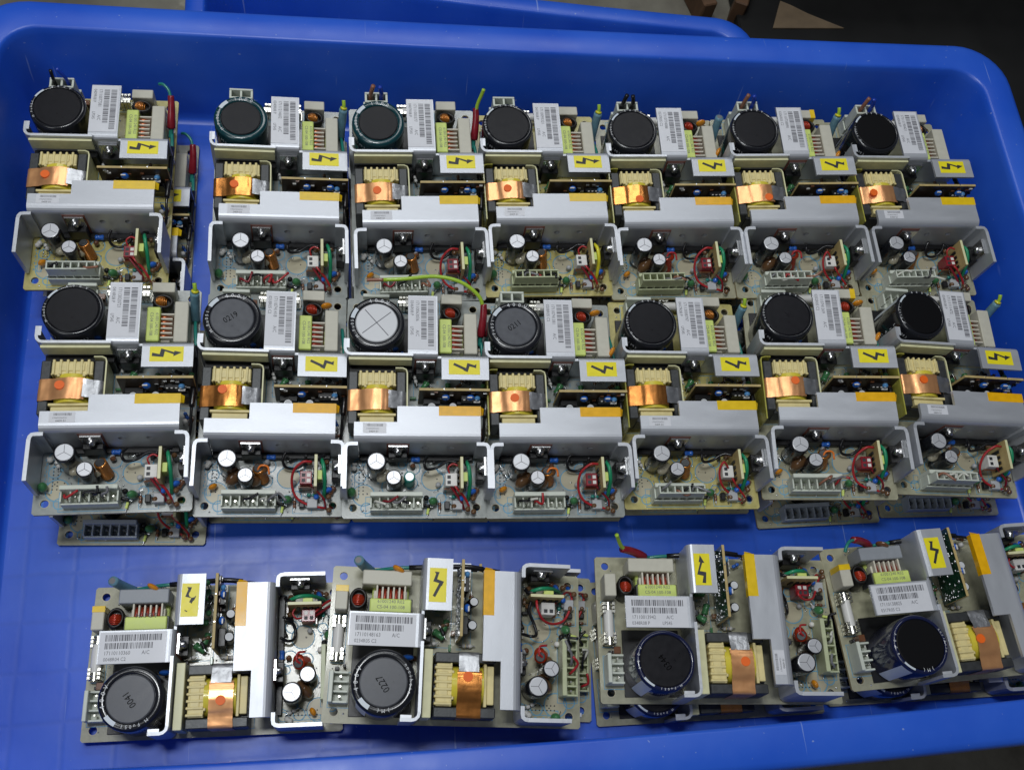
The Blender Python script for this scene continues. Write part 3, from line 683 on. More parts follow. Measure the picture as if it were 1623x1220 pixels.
def f_daughter(mb):
    mb.box(39.4, 76.8, 62.6, 64.0, 3.0, 25.0, 'daughter', 0.1)
    mb.quad(39.6, 76.6, -24.8, -3.2, 0, 'daughter_dark', Matrix(((1, 0, 0, 0), (0, 0, -1, 62.55), (0, -1, 0, 0), (0, 0, 0, 1))))
    mb.quad(39.6, 76.6, 3.2, 24.8, 0, 'daughter_green', Matrix(((1, 0, 0, 0), (0, 0, 1, 64.05), (0, 1, 0, 0), (0, 0, 0, 1))))
    rr = random.Random(2)
    for _ in range(70):
        x, z = rr.uniform(40.5, 75.5), rr.uniform(4, 24)
        mb.ball(x, 64.2, z, rr.uniform(0.4, 1.1), 0.5, rr.uniform(0.35, 0.7), 'solder', 7)
    for k in (2, 5): mb.box(43+k*4.6, 43.5+k*4.6, 63.0, 63.7, 25, 25.0+rr.uniform(0.3, 0.9), 'solder')
def f_dcomp(mb, v):
    rr = random.Random(v)
    def can(x, z, r, l, m, tp='can_top'):
        A = T(x, 62.4, z, rx=90); mb.cyl(0, 0, 0, l, r, m, 16, 0.3, A); mb.cyl(0, 0, l, l+0.06, r*0.75, tp, 14, 0, A)
    for x, y, h, r_ in ((46.4, 58.6, 15.5, 2.5), (57.6, 58.4, 17.0, 2.4)):
        A = T(x, y, 0, rx=6); mb.cyl(0, 0, 0.5, h, r_, 'black_sleeve', 18, 0.4, A); mb.cyl(0, 0, h, h+0.06, r_*0.8, 'white_ink', 16, 0, A)
    for x in ((53.6, 66.8) if v % 3 else (53.6,)):
        mb.ball(x, 60.4, 20.4, 2.2, 1.6, 2.3, 'blue_comp', 14); mb.box(x-1.9, x+0.8, 59.4, 60.2, 22.0, 22.9, 'ceramic', 0.2)
    mb.ball(70.5, 60.6, 18.8, 1.7, 1.5, 1.9, 'light_blue', 12); mb.box(68.6, 72.2, 58.6, 60.2, 16.6, 17.8, 'ceramic', 0.2)
    mb.box(62, 71, 59.6, 62.4, 14, 19, 'black_plastic', 0.2); mb.box(42, 51, 59.0, 62.4, 7, 14, 'black_plastic', 0.2); mb.box(60, 73, 60.0, 62.4, 5, 11, 'black_plastic', 0.2)
    for _ in range(16):
        x, z = rr.uniform(41, 75), rr.uniform(5, 23); mb.box(x, x+2, 61.7, 62.4, z, z+1.2, rr.choice(('ceramic', 'black_plastic', 'brown_comp', 'solder')), 0.1)
    for k in range(4): mb.box(63+k*2.2, 64+k*2.2, 59.2, 59.6, 19, 19.8, 'ceramic')
def f_smallboard(mb):
    mb.box(61.0, 62.5, 11.4, 28.4, 2.0, 18.4, 'daughter', 0.1)
    mb.box(61.05, 62.45, 11.5, 28.3, 18.4, 18.46, 'sheet')
    mb.box(62.5, 65.0, 16, 21, 8, 15, 'choke_yellow', 0.2)
    for k in range(4): mb.box(60.2, 61.0, 13+k*3.2, 14.6+k*3.2, 6, 12, 'black_plastic', 0.1)
def f_plug(mb, m):
    mb.box(53.6, 59.8, 14.6, 21.6, 2.0, 11.0, m, 0.3)
    for k in (0, 1): mb.box(54.6, 56.4, 15.6+k*2.9, 17.4+k*2.9, 11.0, 11.1, 'ink'); mb.box(57.2, 59.0, 15.6+k*2.9, 17.4+k*2.9, 11.0, 11.1, 'ceramic')
    mb.box(52.8, 60.4, 13.6, 14.6, 1, 7, 'brown_comp', 0.2)
def f_redwires(mb, v):
    if v == 0:
        mb.tube([(57, 20, 11), (53.5, 22, 15), (51.5, 18, 12), (53, 12, 8), (58, 8, 4), (65, 4.5, 2), (66, 3, 0.6)], 0.62, 'red')
        mb.tube([(58, 17, 10), (60, 13, 9), (63, 10, 6), (67, 6, 3), (67.4, 4, 0.6)], 0.62, 'red')
    elif v == 1:
        mb.tube([(59.6, 25, 16), (55, 24.5, 17), (50.5, 21, 13), (49.6, 15, 8), (52, 9, 5), (58, 5.4, 3.6), (64, 4.2, 3), (67, 4.4, 0.8)], 0.68, 'red')
        mb.tube([(58, 16, 10), (62, 12, 8), (66, 8, 6), (67.2, 4, 0.6)], 0.6, 'darkred')
    else:
        mb.tube([(57, 17, 10), (60, 13, 10), (63.5, 9.8, 7), (66, 6, 4), (66.6, 4, 0.6)], 0.68, 'red')
        mb.tube([(55, 17, 10), (58, 13, 8), (62, 8, 5), (64, 4.4, 0.6)], 0.7, 'darkred')
        mb.tube([(56, 21, 10), (55, 24, 12.5), (57.5, 26, 13), (60, 25, 13)], 0.5, 'red')
def f_greenwire(mb, m):
    mb.tube([(64.4, 27.5, 13), (65.6, 23, 15.8), (66.4, 17, 13), (66.3, 12, 6), (66, 9.6, 0.6)], 1.05, m)
    mb.tube([(66, 30, 11), (64, 28.5, 13), (64.5, 25, 14)], 1.0, 'black')
def f_blackwire(mb, v):
    if v: mb.tube([(44, 31, 9), (42.5, 27, 12), (43.8, 24, 10), (49, 25, 9), (55, 28, 11), (60, 27, 12)], 0.8, 'black')
    else: mb.tube([(46, 32, 10), (44.5, 28.4, 8), (46, 25.4, 4.6), (51, 25, 3.6), (55.5, 27.4, 6), (56.5, 31, 9)], 0.8, 'black')
def f_opto(mb):
    mb.box(57.6, 62.8, 3.6, 8.6, 0.8, 4.6, 'grey_plastic', 0.3)
    mb.box(53.4, 56.2, 4.0, 8.4, 0.8, 3.6, 'black_plastic', 0.4)
    for y in (4.4, 7.4): mb.tube([(56, y, 2), (57, y, 0.6), (57.6, y, 2)], 0.25, 'solder', 5)
def f_greencap(mb): mb.ball(47.6, 8.0, 4.2, 2.3, 2.3, 4.0, 'green_comp', 14, T(rx=8, ry=-16)); mb.tube([(47, 6.2, 3), (46, 4, 0.3)], 0.25, 'solder', 5)
def f_gcap2(mb): mb.ball(4.8, 13.2, 3.4, 2.4, 2.6, 3.2, 'green_comp', 12); mb.tube([(5, 12, 4), (8, 10, 1)], 0.25, 'solder', 5)
def f_disc(mb, x, y, z, m, rz=0, r=3.0): mb.ball(x, y, z, r, 1.5, r, m, 16, T(rz=rz)); mb.tube([(x-1, y, z-r+0.4), (x-1.2, y, 0)], 0.3, 'solder', 5); mb.tube([(x+1, y, z-r+0.4), (x+1.2, y, 0)], 0.3, 'solder', 5)
def f_gnd(mb, v):
    if v in ('sleeve', 'open'):
        mb.tube([(73.6, 108, 1.5), (73.8, 110, 7), (74.4, 112.5, 13), (74.9, 114.6, 20.5)], 2.5, 'sleeve_blue', 12)
        if v == 'sleeve':
            mb.tube([(74.9, 114.4, 19), (75.2, 115.8, 22.5), (75.0, 118, 24.6)], 1.1, 'lime'); mb.tube([(75.0, 114.8, 20.5), (75.2, 115.4, 21.4)], 2.0, 'wireyellow', 10)
        else: mb.cyl(0, 0, 0, 0.12, 1.6, 'wiregrey', 12, 0, T(74.95, 114.8, 20.45, rx=-12))
    if v in ('red', 'redup', 'redlong'):
        mb.tube([(73.6, 97, 5), (74.2, 101, 8), (74.8, 105, 12)], 1.3, 'teal_comp')
        mb.tube([(74.2, 102, 8), (74.8, 105.5, 12), (75.3, 111, 16.4), (75.2, 116.0, 19.5)], 2.5, 'sleeve_red', 14, r1=1.8)
        if v == 'red': mb.tube([(75.2, 115, 19), (74.0, 119, 21), (71, 122, 22), (68.5, 123, 21)], 0.9, 'teal_comp')
        if v == 'redup': mb.tube([(75.2, 114, 18), (76.2, 117, 23), (78.2, 119.5, 29), (79, 120.6, 32)], 1.1, 'lime')
        if v == 'redlong': mb.tube([(75.2, 114, 18), (72, 119.5, 23), (62, 125.5, 27), (48, 128, 28), (32, 125.8, 28.6), (20, 125.2, 28)], 1.1, 'lime'); mb.tube([(20, 125.2, 28), (14, 125.3, 27.4), (11, 125.2, 27)], 1.0, 'brown')
def f_edgewire(mb):
    mb.tube([(73.8, 106, 3), (74.4, 99, 6), (75.0, 92, 7), (75.2, 87, 7)], 1.0, 'teal_comp')
    mb.tube([(75.2, 89, 7), (75.6, 70, 11), (75.6, 60, 13), (75.0, 52, 12)], 1.4, 'black'); mb.tube([(75.0, 54, 12), (74.6, 47, 10), (74.4, 42, 7), (73, 38, 3)], 0.8, 'black')
def f_resistor(mb, x, y, z, rz, m, l=5.0, r=1.3, bands=True):
    A = T(x, y, z, rz=rz) @ T(ry=90)
    mb.lathe([(r*0.6, -l/2), (r, -l/2+0.5), (r, -l/2+1.3), (r*0.86, -l/2+1.7), (r*0.86, l/2-1.7), (r, l/2-1.3), (r, l/2-0.5), (r*0.6, l/2)], m, A, 12)
    if bands:
        for k, c in ((-0.9, 'brown'), (0.0, 'ink'), (0.9, 'tape_gold')): mb.lathe([(r*0.9, k-0.22), (r*0.9, k+0.22)], c, A, 12, True, False, False)
    mb.lathe([(0.3, -l/2-1.6), (0.3, l/2+1.6)], 'solder', A, 6)
FILL = [('resistor', 43.0, 72.5, 3.6, 60, 'green_comp', 6.5, 2.0), ('resistor', 47.5, 69.5, 4.2, -20, 'green_comp', 6.0, 1.8), ('resistor', 56, 72, 3, 90, 'green_comp', 6, 1.7), ('resistor', 70, 70, 4, 0, 'green_comp', 6, 1.5),
        ('resistor', 38, 58, 2.2, 90, 'ceramic', 5, 1.1), ('resistor', 61, 56.5, 2.4, 0, 'brown_comp', 5, 1.2), ('resistor', 31, 86, 3.4, 90, 'brown_comp', 6, 1.4), ('resistor', 74, 94, 2.4, 90, 'wirewhite', 5, 1.2),
        ('resistor', 38.2, 31.5, 2.4, 0, 'blue_comp', 5, 1.6), ('resistor', 49.5, 30.6, 2.0, 20, 'black_plastic', 5, 1.3), ('resistor', 44.8, 3.4, 1.4, 80, 'choke_yellow', 3.6, 0.8), ('resistor', 51, 6.2, 1.4, 90, 'brown_comp', 4, 0.9), ('resistor', 70, 13.4, 2.0, 60, 'brown_comp', 5, 1.7)]
SMALL = []
_r = random.Random(77)
for n_, (x0, x1, y0, y1), ms, lo, hi_ in ((12, (36, 60, 4, 29), ('black_plastic', 'brown_comp', 'ceramic', 'resin', 'teal_comp', 'grey_plastic'), 1.0, 2.6), (9, (36.5, 52, 54, 80), ('black_plastic', 'green_comp', 'resin', 'ceramic', 'black_plastic'), 2, 7), (8, (53, 75, 66, 80), ('black_plastic', 'black_plastic', 'green_comp', 'resin'), 4, 12),
        (4, (71, 75, 34, 58), ('brown_comp', 'blue_comp', 'black_plastic', 'ceramic'), 2, 6), (4, (25, 32.5, 112, 124), ('resin', 'brown_comp', 'black_plastic'), 3, 8), (4, (4, 12, 22, 31), ('black_plastic', 'ceramic'), 0.8, 1.6), (5, (42, 70, 26, 30), ('black_plastic', 'resin', 'brown_comp'), 2, 6), (5, (62, 72, 2.4, 14), ('brown_comp', 'black_plastic', 'resin', 'blue_comp'), 1.5, 4)):
    for _ in range(n_):
        SMALL.append((_r.choice(('chip', 'disc', 'axial')), _r.uniform(x0, x1), _r.uniform(y0, y1), _r.uniform(lo, hi_), _r.choice(ms), _r.uniform(0, 180)))
TR_WALLB = T(28.6, 33.9, 4.0); TR_WALLA = T(43.0, 81.2, 4.0); TR_WING = T(74.3, 22.5, 4.0) @ T(rz=-90)
def board(label, s, pose, low=False):
    root = top('power_supply_board', label, 'circuit board', group=s['group'])
    (x, y, z), (rx, ry, rz) = pose
    root.location = (x*MM, y*MM, z*MM); root.rotation_euler = (R(rx), R(ry), R(rz))
    if low: root.scale = (1, 1, 0.85)
    P = root; k_ = s.get('key', ''); sd = s['seed']; pm = 'pcb_'+s.get('pcb', 'cream')
    pc = part('printed_circuit', pm, lambda mb: f_pcb(mb, pm), P)
    part('silkscreen', 0, f_silk, pc); part('solder_joints', sd % 4, lambda mb: f_solder(mb, sd % 4), pc)
    # main capacitor
    cap = s.get('cap', 'black'); sl = {'teal': 'teal_sleeve', 'silver': 'black_sleeve', 'navy': 'navy_sleeve', 'deep': 'navy_sleeve' if s['row'] == 'C' else 'black_sleeve'}.get(cap, 'black_sleeve')
    dm = {'silver': 'silver_top', 'grey': 'disc_grey', 'deep': 'disc_night'}.get(cap, 'disc_black'); st = s.get('stamp', '')
    if k_ in ('C3', 'C4') or (low and s['row'] == 'C'): sl = 'navy_sleeve'
    xk = 'vent' if cap == 'silver' else ('x' if s.get('cross') else '')
    wide = cap in ('grey', 'silver', 'teal')
    c = part('main_capacitor', (sl, wide), lambda mb: f_cap_body(mb, sl, wide), P, {'teal': 'large round capacitor with teal sleeve', 'silver': 'large round capacitor with bare silver top'}.get(cap))
    part('end_disc', (dm, st, xk, wide), lambda mb: f_cap_disc(mb, dm, st, xk, wide), c)
    sty = 'brand' if s.get('brand') else ('teal' if cap == 'teal' else ('silver' if cap == 'silver' else 'std'))
    part('sleeve_print', (sty, wide), lambda mb: f_cap_print(mb, sty, wide), c)
    # heat sinks
    h = part('heat_sink', 'A', f_hsA, P)
    part('barcode_label', s['id'], lambda mb: f_label(mb, *s['id']), h)
    kk = (s.get('bolt', 'bolt'), bool(s.get('worn')))
    part('warning_sticker', kk, lambda mb: f_sticker(mb, *kk), h)
    h = part('heat_sink', 'B', f_hsB, P)
    tp = 'tape_orange' if s.get('tape') == 'orange' else 'tape_gold'
    part('tape_strip', tp, lambda mb: f_tape(mb, tp), h)
    if s.get('serial'): part('serial_label', 0, f_serial, h)
    # transistors
    for key, M, ins in (('wb', TR_WALLB, True), ('wa', TR_WALLA, s.get('tape') == 'orange'), ('wg', TR_WING, False)):
        t = part('transistor', key, lambda mb: f_transistor(mb, M), P)
        part('screw', key, lambda mb: f_screw(mb, M), t)
        if ins: part('insulating_or_shade_pad', key, lambda mb: f_insul(mb, M @ T(0, 0.3, 0)), t)
    # transformer
    t = part('transformer', 0, f_trans_core, P)
    part('bobbin', 0, f_bobbin, t); part('winding', 0, f_winding, t)
    ck = sd % 3 == 1
    part('copper_band', ck, lambda mb: f_copper(mb, ck), t); part('metal_foil', 0, f_foil, t)
    if s.get('dot'): part('orange_dot', s['dot'], lambda mb: f_dot(mb, *s['dot']), t)
    lf = s['seed'] % 5 == 1 if False else s.get('left', False); part('insulating_sheet', (s['row'] == 'C', lf), lambda mb: f_sheet(mb, s['row'], lf), P)
    # filter choke, toroid, box capacitors
    hi = bool(s.get('hipot')); red = s['row'] == 'C' or s.get('tape') == 'orange'
    t = part('filter_choke', hi, lambda mb: f_choke(mb, hi), P); part('bobbin', 'choke', f_choke_bob, t); part('coil', red, lambda mb: f_choke_coil(mb, red), t)
    t = part('toroid_inductor', 0, lambda mb: f_toroid(mb, 0), P); part('winding', ('tor', red), lambda mb: f_toroid_w(mb, red), t)
    xg = 'box_grey' if s.get('xgrey') else 'box_beige'
    part('film_capacitor', xg, lambda mb: f_xcap(mb, xg), P); tb = bool(s.get('boxtape')); part('film_capacitor', ('b', tb), lambda mb: f_boxcap(mb, tb), P)
    t = part('fuse', 0, f_fuse, P)
    for xx in (31.6, 47.2): part('fuse_clip', xx, lambda mb: f_clip(mb, xx), t)
    a = s.get('ac', 'none'); t = part('input_connector', 0, lambda mb: f_ac(mb, 0), P)
    if a != 'none':
        part('plug', 0, lambda mb: f_ac_plug(mb, 0), t)
        if a != 'plug': part('wire', ('ac', a), lambda mb: f_ac_wires(mb, a), t)
    # output side
    om = 'conn_grey' if s.get('outgrey') else ('plastic_olive' if s.get('outolive') or s['row'] == 'C' else 'plastic_white')
    t = part('output_connector', om, lambda mb: f_outconn(mb, om), P); part('contact_pins', 0, f_outpins, t)
    pl = bool(s.get('outplug'))
    if pl: part('plug', ('o', om), lambda mb: f_outplug(mb, om), t)
    if s.get('stubs', True): part('wire', ('o', sd, pl), lambda mb: f_stubs(mb, sd, pl), t)
    for key, (cx, cy, ch, cr) in (('big', (17.6, 24.9, 21.5, 5.1)), ('small', (26.6, 17.6, 17.0, 4.2))):
        t = part('capacitor', key, lambda mb: f_can(mb, cx, cy, ch, cr), P); part('can_top', key, lambda mb: f_cantop(mb, cx, cy, ch, cr), t)
    ik = s.get('ind', 'copper'); part('rod_inductor', ik, lambda mb: f_inductor(mb, ik), P); gk = int(ik in ('red', 'blob')); part('glue_blob', gk, lambda mb: f_glue(mb, gk), P)
    t = part('control_board', 0, f_daughter, P); part('board_components', sd % 4, lambda mb: f_dcomp(mb, sd % 4), t)
    part('regulator_board', 0, f_smallboard, P)
    pc_ = 'sleeve_red' if sd % 2 == 0 else 'ceramic'
    t = part('jumper_plug', pc_, lambda mb: f_plug(mb, pc_), P); rw = s.get('rw', sd % 3); part('wire', ('rw', rw), lambda mb: f_redwires(mb, rw), t)
    gw = 'wireyellow' if s.get('gw') == 'yellow' else 'green'
    part('wire', gw, lambda mb: f_greenwire(mb, gw), P); part('wire', ('bw', sd % 2), lambda mb: f_blackwire(mb, sd % 2), P)
    part('edge_wire', 0, f_edgewire, P)
    part('optocoupler', 0, f_opto, P); part('ceramic_capacitor', 'g', f_greencap, P)
    if sd % 2: part('ceramic_capacitor', 'g2', f_gcap2, P)
    else: part('ceramic_capacitor', 'y2', lambda mb: f_disc(mb, 9.6, 15.0, 3.4, 'orange_comp', 30, 2.4), P)
    part('ceramic_capacitor', 'bl', lambda mb: f_disc(mb, 30.6, 87.6, 10, 'blue_comp', 90, 3.0), P)
    part('ceramic_capacitor', 'b3', lambda mb: f_disc(mb, 68.0, 13.0, 5.0, 'light_blue' if 0 else 'blue_comp', 20, 2.4), P)
    if s.get('disc'):
        q = s['disc']; part('ceramic_capacitor', q, lambda mb: f_disc(mb, 72.6, q[0], 13.6, q[1], 60, 3.6), P)
    if s.get('disc2'): part('ceramic_capacitor', 'd2', lambda mb: f_disc(mb, 65, 115.6, 12.8, 'orange_comp', 10, 3.2), P)
    gd = s.get('gnd', 'none')
    if gd != 'none': part('ground_lead', gd, lambda mb: f_gnd(mb, gd), P)
    for k, (_, fx, fy, fz, fr, fm, fl, fw) in enumerate(FILL):
        part('resistor', k, lambda mb: f_resistor(mb, fx, fy, fz, fr, fm, fl, fw, k in (4, 5, 6, 7, 11)), P)
    part('insulating_or_shade_pad', 'foot', f_foot_shade, P); part('insulating_or_shade_pad', 'cap', f_cap_shade, P)  # added black pieces: shade at the wall foot and under the capacitor
    if s['row'] != 'C': part('insulating_or_shade_pad', 'gap', f_gap_shade, P)  # added black filler, shade put in as a solid block
    for k, (kd, sx_, sy_, sz_, m_, rz_) in enumerate(SMALL):
        if (k*7+sd) % 6 == 0: continue
        if kd == 'chip': part('small_chip', k, lambda mb: f_chip(mb, sx_, sy_, 1.6+(k % 3), 1.4+(k % 4)*0.7, sz_, m_), P)
        elif kd == 'disc': part('ceramic_capacitor', ('s', k), lambda mb: f_disc(mb, sx_, sy_, sz_+1.4, m_, rz_, 1.5), P)
        else: part('diode', k, lambda mb: f_resistor(mb, sx_, sy_, min(sz_, 5)+0.8, rz_, m_, 4.2, 1.0, True), P)
    return root

POSE = {
'A1':((-180.9,272.9,29.4),(0.78,0.62,-0.77)),'A2':((-81.9,266.6,28.9),(1.59,2.95,-0.45)),'A3':((-2.2,261.8,28.5),(4.12,0.12,-0.12)),
'A4':((73.7,263.5,28.5),(0.74,-0.40,-0.61)),'A5':((148.8,260.0,28.8),(1.06,-2.44,-1.55)),'A6':((223.9,256.5,34.6),(1.04,-2.76,-1.37)),
'A7':((304.0,257.2,32.8),(0.61,-0.38,-0.83)),'B1':((-162.6,142.9,38.6),(-1.47,2.96,-0.40)),'B2':((-87.5,140.9,28.5),(1.26,2.45,-2.31)),
'B3':((-12.0,135.9,28.5),(1.52,-0.30,-2.87)),'B4':((63.3,131.9,28.5),(0.78,-0.41,-2.51)),'B5':((139.9,132.8,28.5),(-0.89,-0.90,-2.86)),
'B6':((217.2,133.4,32.6),(-0.37,-5.36,-4.62)),'B7':((294.0,131.4,36.8),(-0.23,3.33,-3.80)),'C1':((-14.7,32.7,-0.0),(1.08,0.88,88.04)),
'C2':((102.3,22.5,28.5),(1.47,0.19,84.29)),'C3':((241.8,23.6,28.5),(-2.03,2.58,85.25)),'C4':((375.5,31.2,28.7),(-0.07,2.69,90.82)),
'UA1':((-174.5,264.5,-1.9),(0,0,-1.14)),'UA2':((-82,268,-1.9),(0,0,-1.0)),'UA3':((-4,267,-1.9),(0,0,-0.6)),'UA4':((73,267,-1.9),(0,0,-0.9)),
'UA5':((149.5,265,-1.9),(0,0,-1.4)),'UA6':((226.5,262,-1.9),(0,0,-1.3)),'UA7':((303.5,262,-1.9),(0,0,-0.8)),
'UB1':((-161.5,137.5,-1.9),(0,0,-3.16)),'UB2':((-84.1,145.5,-1.9),(0,0,-3.13)),'UB3':((-7.1,142.0,-1.9),(0,0,-3.14)),'UB4':((68.6,138.0,-1.9),(0,0,-2.84)),
'UB5':((146.0,137.5,-1.9),(0,0,-2.2)),'UB6':((225.7,125.1,-1.9),(0,0,-0.05)),'UB7':((303.0,127.7,-1.9),(0,0,-1.85)),
'UC2':((114.8,26.8,-1.9),(0,0,83.9)),'UC3':((244.6,21.2,-1.9),(0,0,88.6)),'UC4':((374.6,21.8,-1.9),(0,0,88.8))}
GA, GB, GC = 'circuit boards on top of the back row', 'circuit boards on top of the middle row', 'circuit boards lying sideways in the front row'
S = {
'A1':(dict(pcb='yellow', ac='short', gnd='red', id=('17110077381', '0409R08 P', 'LPS45'), bolt='arrow', serial=1, dot=(12.3, 59.3), outplug=1, ind='copper', rw=2), 'yellowish board at the left end of the back row, another board peeking out beside it'),
'A2':(dict(pcb='grey', cap='teal', ac='plug', gnd='sleeve', id=('17111214602', '0340R08 P', 'LPS45'), bolt='arrow', serial=1, dot=(13.5, 59.5), outplug=0, ind='copper', rw=2, outolive=0), 'back row board with teal capacitor and empty white plug, beside the blue gap'),
'A3':(dict(pcb='grey', cap='teal', ac='brown', gnd='redup', id=('17111003377', '0407R08 P', 'LPS45'), bolt='arrow', serial=1, dot=(14.8, 59.0), ind='copper', rw=1), 'back row board with teal capacitor, brown and blue wires rising from its plug'),
'A4':(dict(pcb='yellow', ac='plug', gnd='sleeve', id=('17110093321', '0413R08 P', 'LPS45'), bolt='arrow', serial=1, dot=(14.4, 59.2), gw='yellow', outplug=1, outolive=1), 'yellow back row board with a thick yellow wire at its near end'),
'A5':(dict(ac='dark', gnd='open', id=('17110774088', '0237R05 C2', ''), bolt='bolt', tape='orange', dot=(17.4, 54.7), ind='red', disc=(93, 'orange_comp'), disc2=1, outolive=1, outplug=1), 'back row board with two black wire stubs and an open blue ground sleeve'),
'A6':(dict(ac='brown', gnd='sleeve', id=('17110738890', '0206R05 C2', ''), bolt='bolt', tape='orange', dot=(20.4, 55.3), ind='red', disc=(90, 'orange_comp'), outplug=1, boxtape=1), 'back row board second from the right, orange disc on its beige block'),
'A7':(dict(cap='deep', ac='brown', gnd='none', id=('17111190421', '0340R08 P', 'LPS45'), bolt='arrow', serial=1, dot=(9.5, 59.0), outplug=1), 'back row board at the right end, very dark capacitor, facing the bare right wall'),
'B1':(dict(pcb='grey', gnd='sleeve', id=('17113020721', '0414R08 P', 'LPS45'), bolt='arrow', serial=1, dot=(12.7, 60.0), stubs=1, rw=2), 'middle row board at the left end, with yellow-tipped ground sleeve and arrow sticker'),
'B2':(dict(pcb='grey', cap='grey', stamp='0219', id=('17110741418', '0218R05 C2', ''), bolt='bolt', dot=(13.5, 61.5), ind='blob', tape='orange', rw=1, disc2=1), 'middle row board whose black capacitor top is stamped 0219'),
'B3':(dict(pcb='grey', cap='silver', gnd='redlong', id=('17110063036', '0346R08 P', 'LPS45'), bolt='bolt', serial=1, dot=None, tape='orange', ind='green', rw=2), 'middle row board with a silver crossed capacitor top and long yellow-green wire'),
'B4':(dict(pcb='grey', cap='grey', stamp='0211', ac='plug', id=('17110741381', '0208R05 C2', ''), bolt='bolt', dot=(15.4, 60.0), tape='orange', ind='blob', disc=(91, 'orange_comp'), disc2=1, rw=1), 'middle row board whose grey capacitor top is stamped 0211'),
'B5':(dict(pcb='yellow', gnd='sleeve', id=('17113008797', '0417R08 P', 'LPS45'), bolt='bolt', serial=1, dot=None, outplug=1, rw=0), 'yellow board in the middle row with a plain black capacitor'),
'B6':(dict(cap='black', cross=1, id=('17110741369', '0202R05 C2', ''), bolt='bolt', tape='orange', dot=(18.5, 61.8), ind='blob', disc=(93, 'orange_comp'), disc2=1, boxtape=1, rw=1), 'tilted middle row board, small cross pressed in its black capacitor top'),
'B7':(dict(cap='deep', gnd='sleeve', id=('17111111472', '0340R08 P', 'LPS45'), bolt='arrow', serial=1, tape='orange', dot=(14.5, 60.7), outplug=1, rw=1), 'middle row board at the right end, sleeved lead pointing at the right wall'),
'C1':(dict(cap='grey', stamp='0041', gnd='open', id=('17110110360', '0048R04 C2', ''), bolt='bolt', worn=1, tape='orange', dot=(15.0, 58.5), ind='red', hipot=1, xgrey=1, boxtape=1, disc=(96, 'orange_comp'), stubs=0), 'front row board stamped 0041, lying flat on the tray floor at the left'),
'C2':(dict(cap='grey', stamp='0227', brand=1, gnd='open', id=('17110148163', '0234R05 C2', ''), bolt='bolt', tape='orange', dot=(21.0, 59.2), ind='red', boxtape=1, disc=(94.5, 'orange_comp')), 'front row board whose dark capacitor top is stamped 0227'),
'C3':(dict(cap='black', cross=0, stamp='0344', gnd='redup', ac='none', id=('17110013942', '0348R08 P', 'LPS45'), bolt='arrow', serial=1, dot=(17.6, 57.0), ind='red'), 'front row board with a red-sleeved lead and yellow-green wire pointing up'),
'C4':(dict(cap='deep', brand=1, gnd='red', id=('17110138825', '0317R05 C2', ''), bolt='bolt', tape='orange', dot=(17.6, 62.0), ind='copper', boxtape=1, xgrey=1, disc=(97, 'brown_comp')), 'front row board cut by the right picture edge, with a brown disc component')}
for k, (s, lab) in S.items():
    s['row'] = k[0]; s['key'] = k; s['seed'] = ord(k[0])*3+int(k[1])*5; s['left'] = int(k[1]) >= 4; s['group'] = {'A': GA, 'B': GB, 'C': GC}[k[0]]
    board(lab, s, POSE[k])
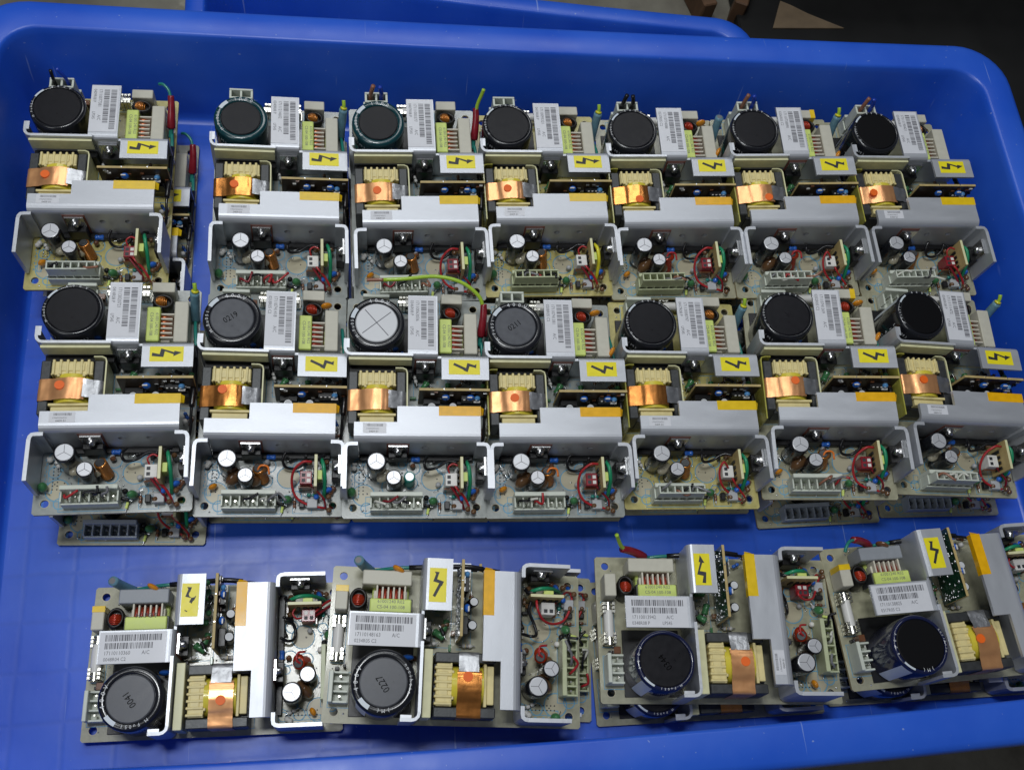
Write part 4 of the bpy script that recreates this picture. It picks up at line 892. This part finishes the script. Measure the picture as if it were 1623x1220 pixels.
U = {
'UA1':'lower board sticking out to the right from under the leftmost back row board',
'UA2':'lower board beneath the teal-capacitor board beside the blue gap','UA3':'lower board beneath the teal-capacitor board with brown and blue wires','UA4':'lower board beneath the yellow back row board',
'UA5':'lower board beneath the back row board with two black wire stubs','UA6':'lower board beneath the back row board second from the right','UA7':'lower board beneath the rightmost back row board',
'UB1':'lower board with grey connector, sticking out under the leftmost middle row board',
'UB2':'lower board beneath the middle row board stamped 0219, only its near edge showing','UB3':'lower board beneath the silver-topped middle row board, only its near edge showing','UB4':'lower board beneath the middle row board stamped 0211, only its near edge showing',
'UB5':'lower board in the shadow beneath the yellow middle row board',
'UB6':'lower board with grey connector, sticking out under the tilted middle row board',
'UB7':'lower board in dark shade under the rightmost middle row board',
'UC2':'lower board under the front row board stamped 0227, showing on its right','UC3':'lower board under the front row board with the red-sleeved lead','UC4':'lower board under the rightmost front row board, its copper band showing in front'}
GU = 'circuit boards at the bottom of the stacks'
for k, lab in U.items():
    s = dict(row=k[1], seed=ord(k[1])*7+int(k[2])*3, group=GU, id=('17110%06d' % (ord(k[1])*733+int(k[2])*4111), '0340R08 P', 'LPS45'), bolt='arrow', stubs=(k == 'UC2'), cap='black', outgrey=k in ('UB1', 'UB6', 'UB7'))
    if k == 'UA1': s['gnd'] = 'red'
    board(lab, s, POSE[k], True)

# ------------------------------------------------------------------ things beyond the trays
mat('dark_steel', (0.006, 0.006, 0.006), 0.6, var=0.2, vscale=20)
mat('wood', (0.10, 0.052, 0.026), 0.6, var=0.25, vscale=30, stretch=(1, 6, 1), bump=0.3, bscale=120)
mat('cardboard', (0.16, 0.115, 0.07), 0.8, var=0.12, vscale=80)
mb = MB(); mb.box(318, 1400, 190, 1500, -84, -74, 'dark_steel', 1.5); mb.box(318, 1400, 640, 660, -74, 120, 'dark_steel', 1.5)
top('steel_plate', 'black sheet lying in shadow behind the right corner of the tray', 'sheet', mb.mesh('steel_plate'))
for n_, (x, y, rz, w_, l_, lab) in enumerate(((292, 572, 14, 12, 70, 'brown wooden strip behind the empty tray, the left one of two'), (318, 574, -22, 11, 60, 'narrower brown wooden strip behind the empty tray, right of the other'))):
    mb = MB(); mb.box(-w_/2, w_/2, 0, l_, -86, -62, 'wood', 1.0)
    o = top('wooden_strip', lab, 'wood strip', mb.mesh('wooden_strip'), group='wooden strips behind the trays'); o.location = (x*MM, y*MM, 0); o.rotation_euler = (0, 0, R(rz))
mb = MB(); mb.prism([(346, 559), (409, 560.5), (380, 575), (366, 584), (358, 588)], -74, -72.6, 'cardboard')
top('cardboard_scrap', 'triangular scrap of tan cardboard on the black sheet', 'cardboard', mb.mesh('cardboard_scrap'))
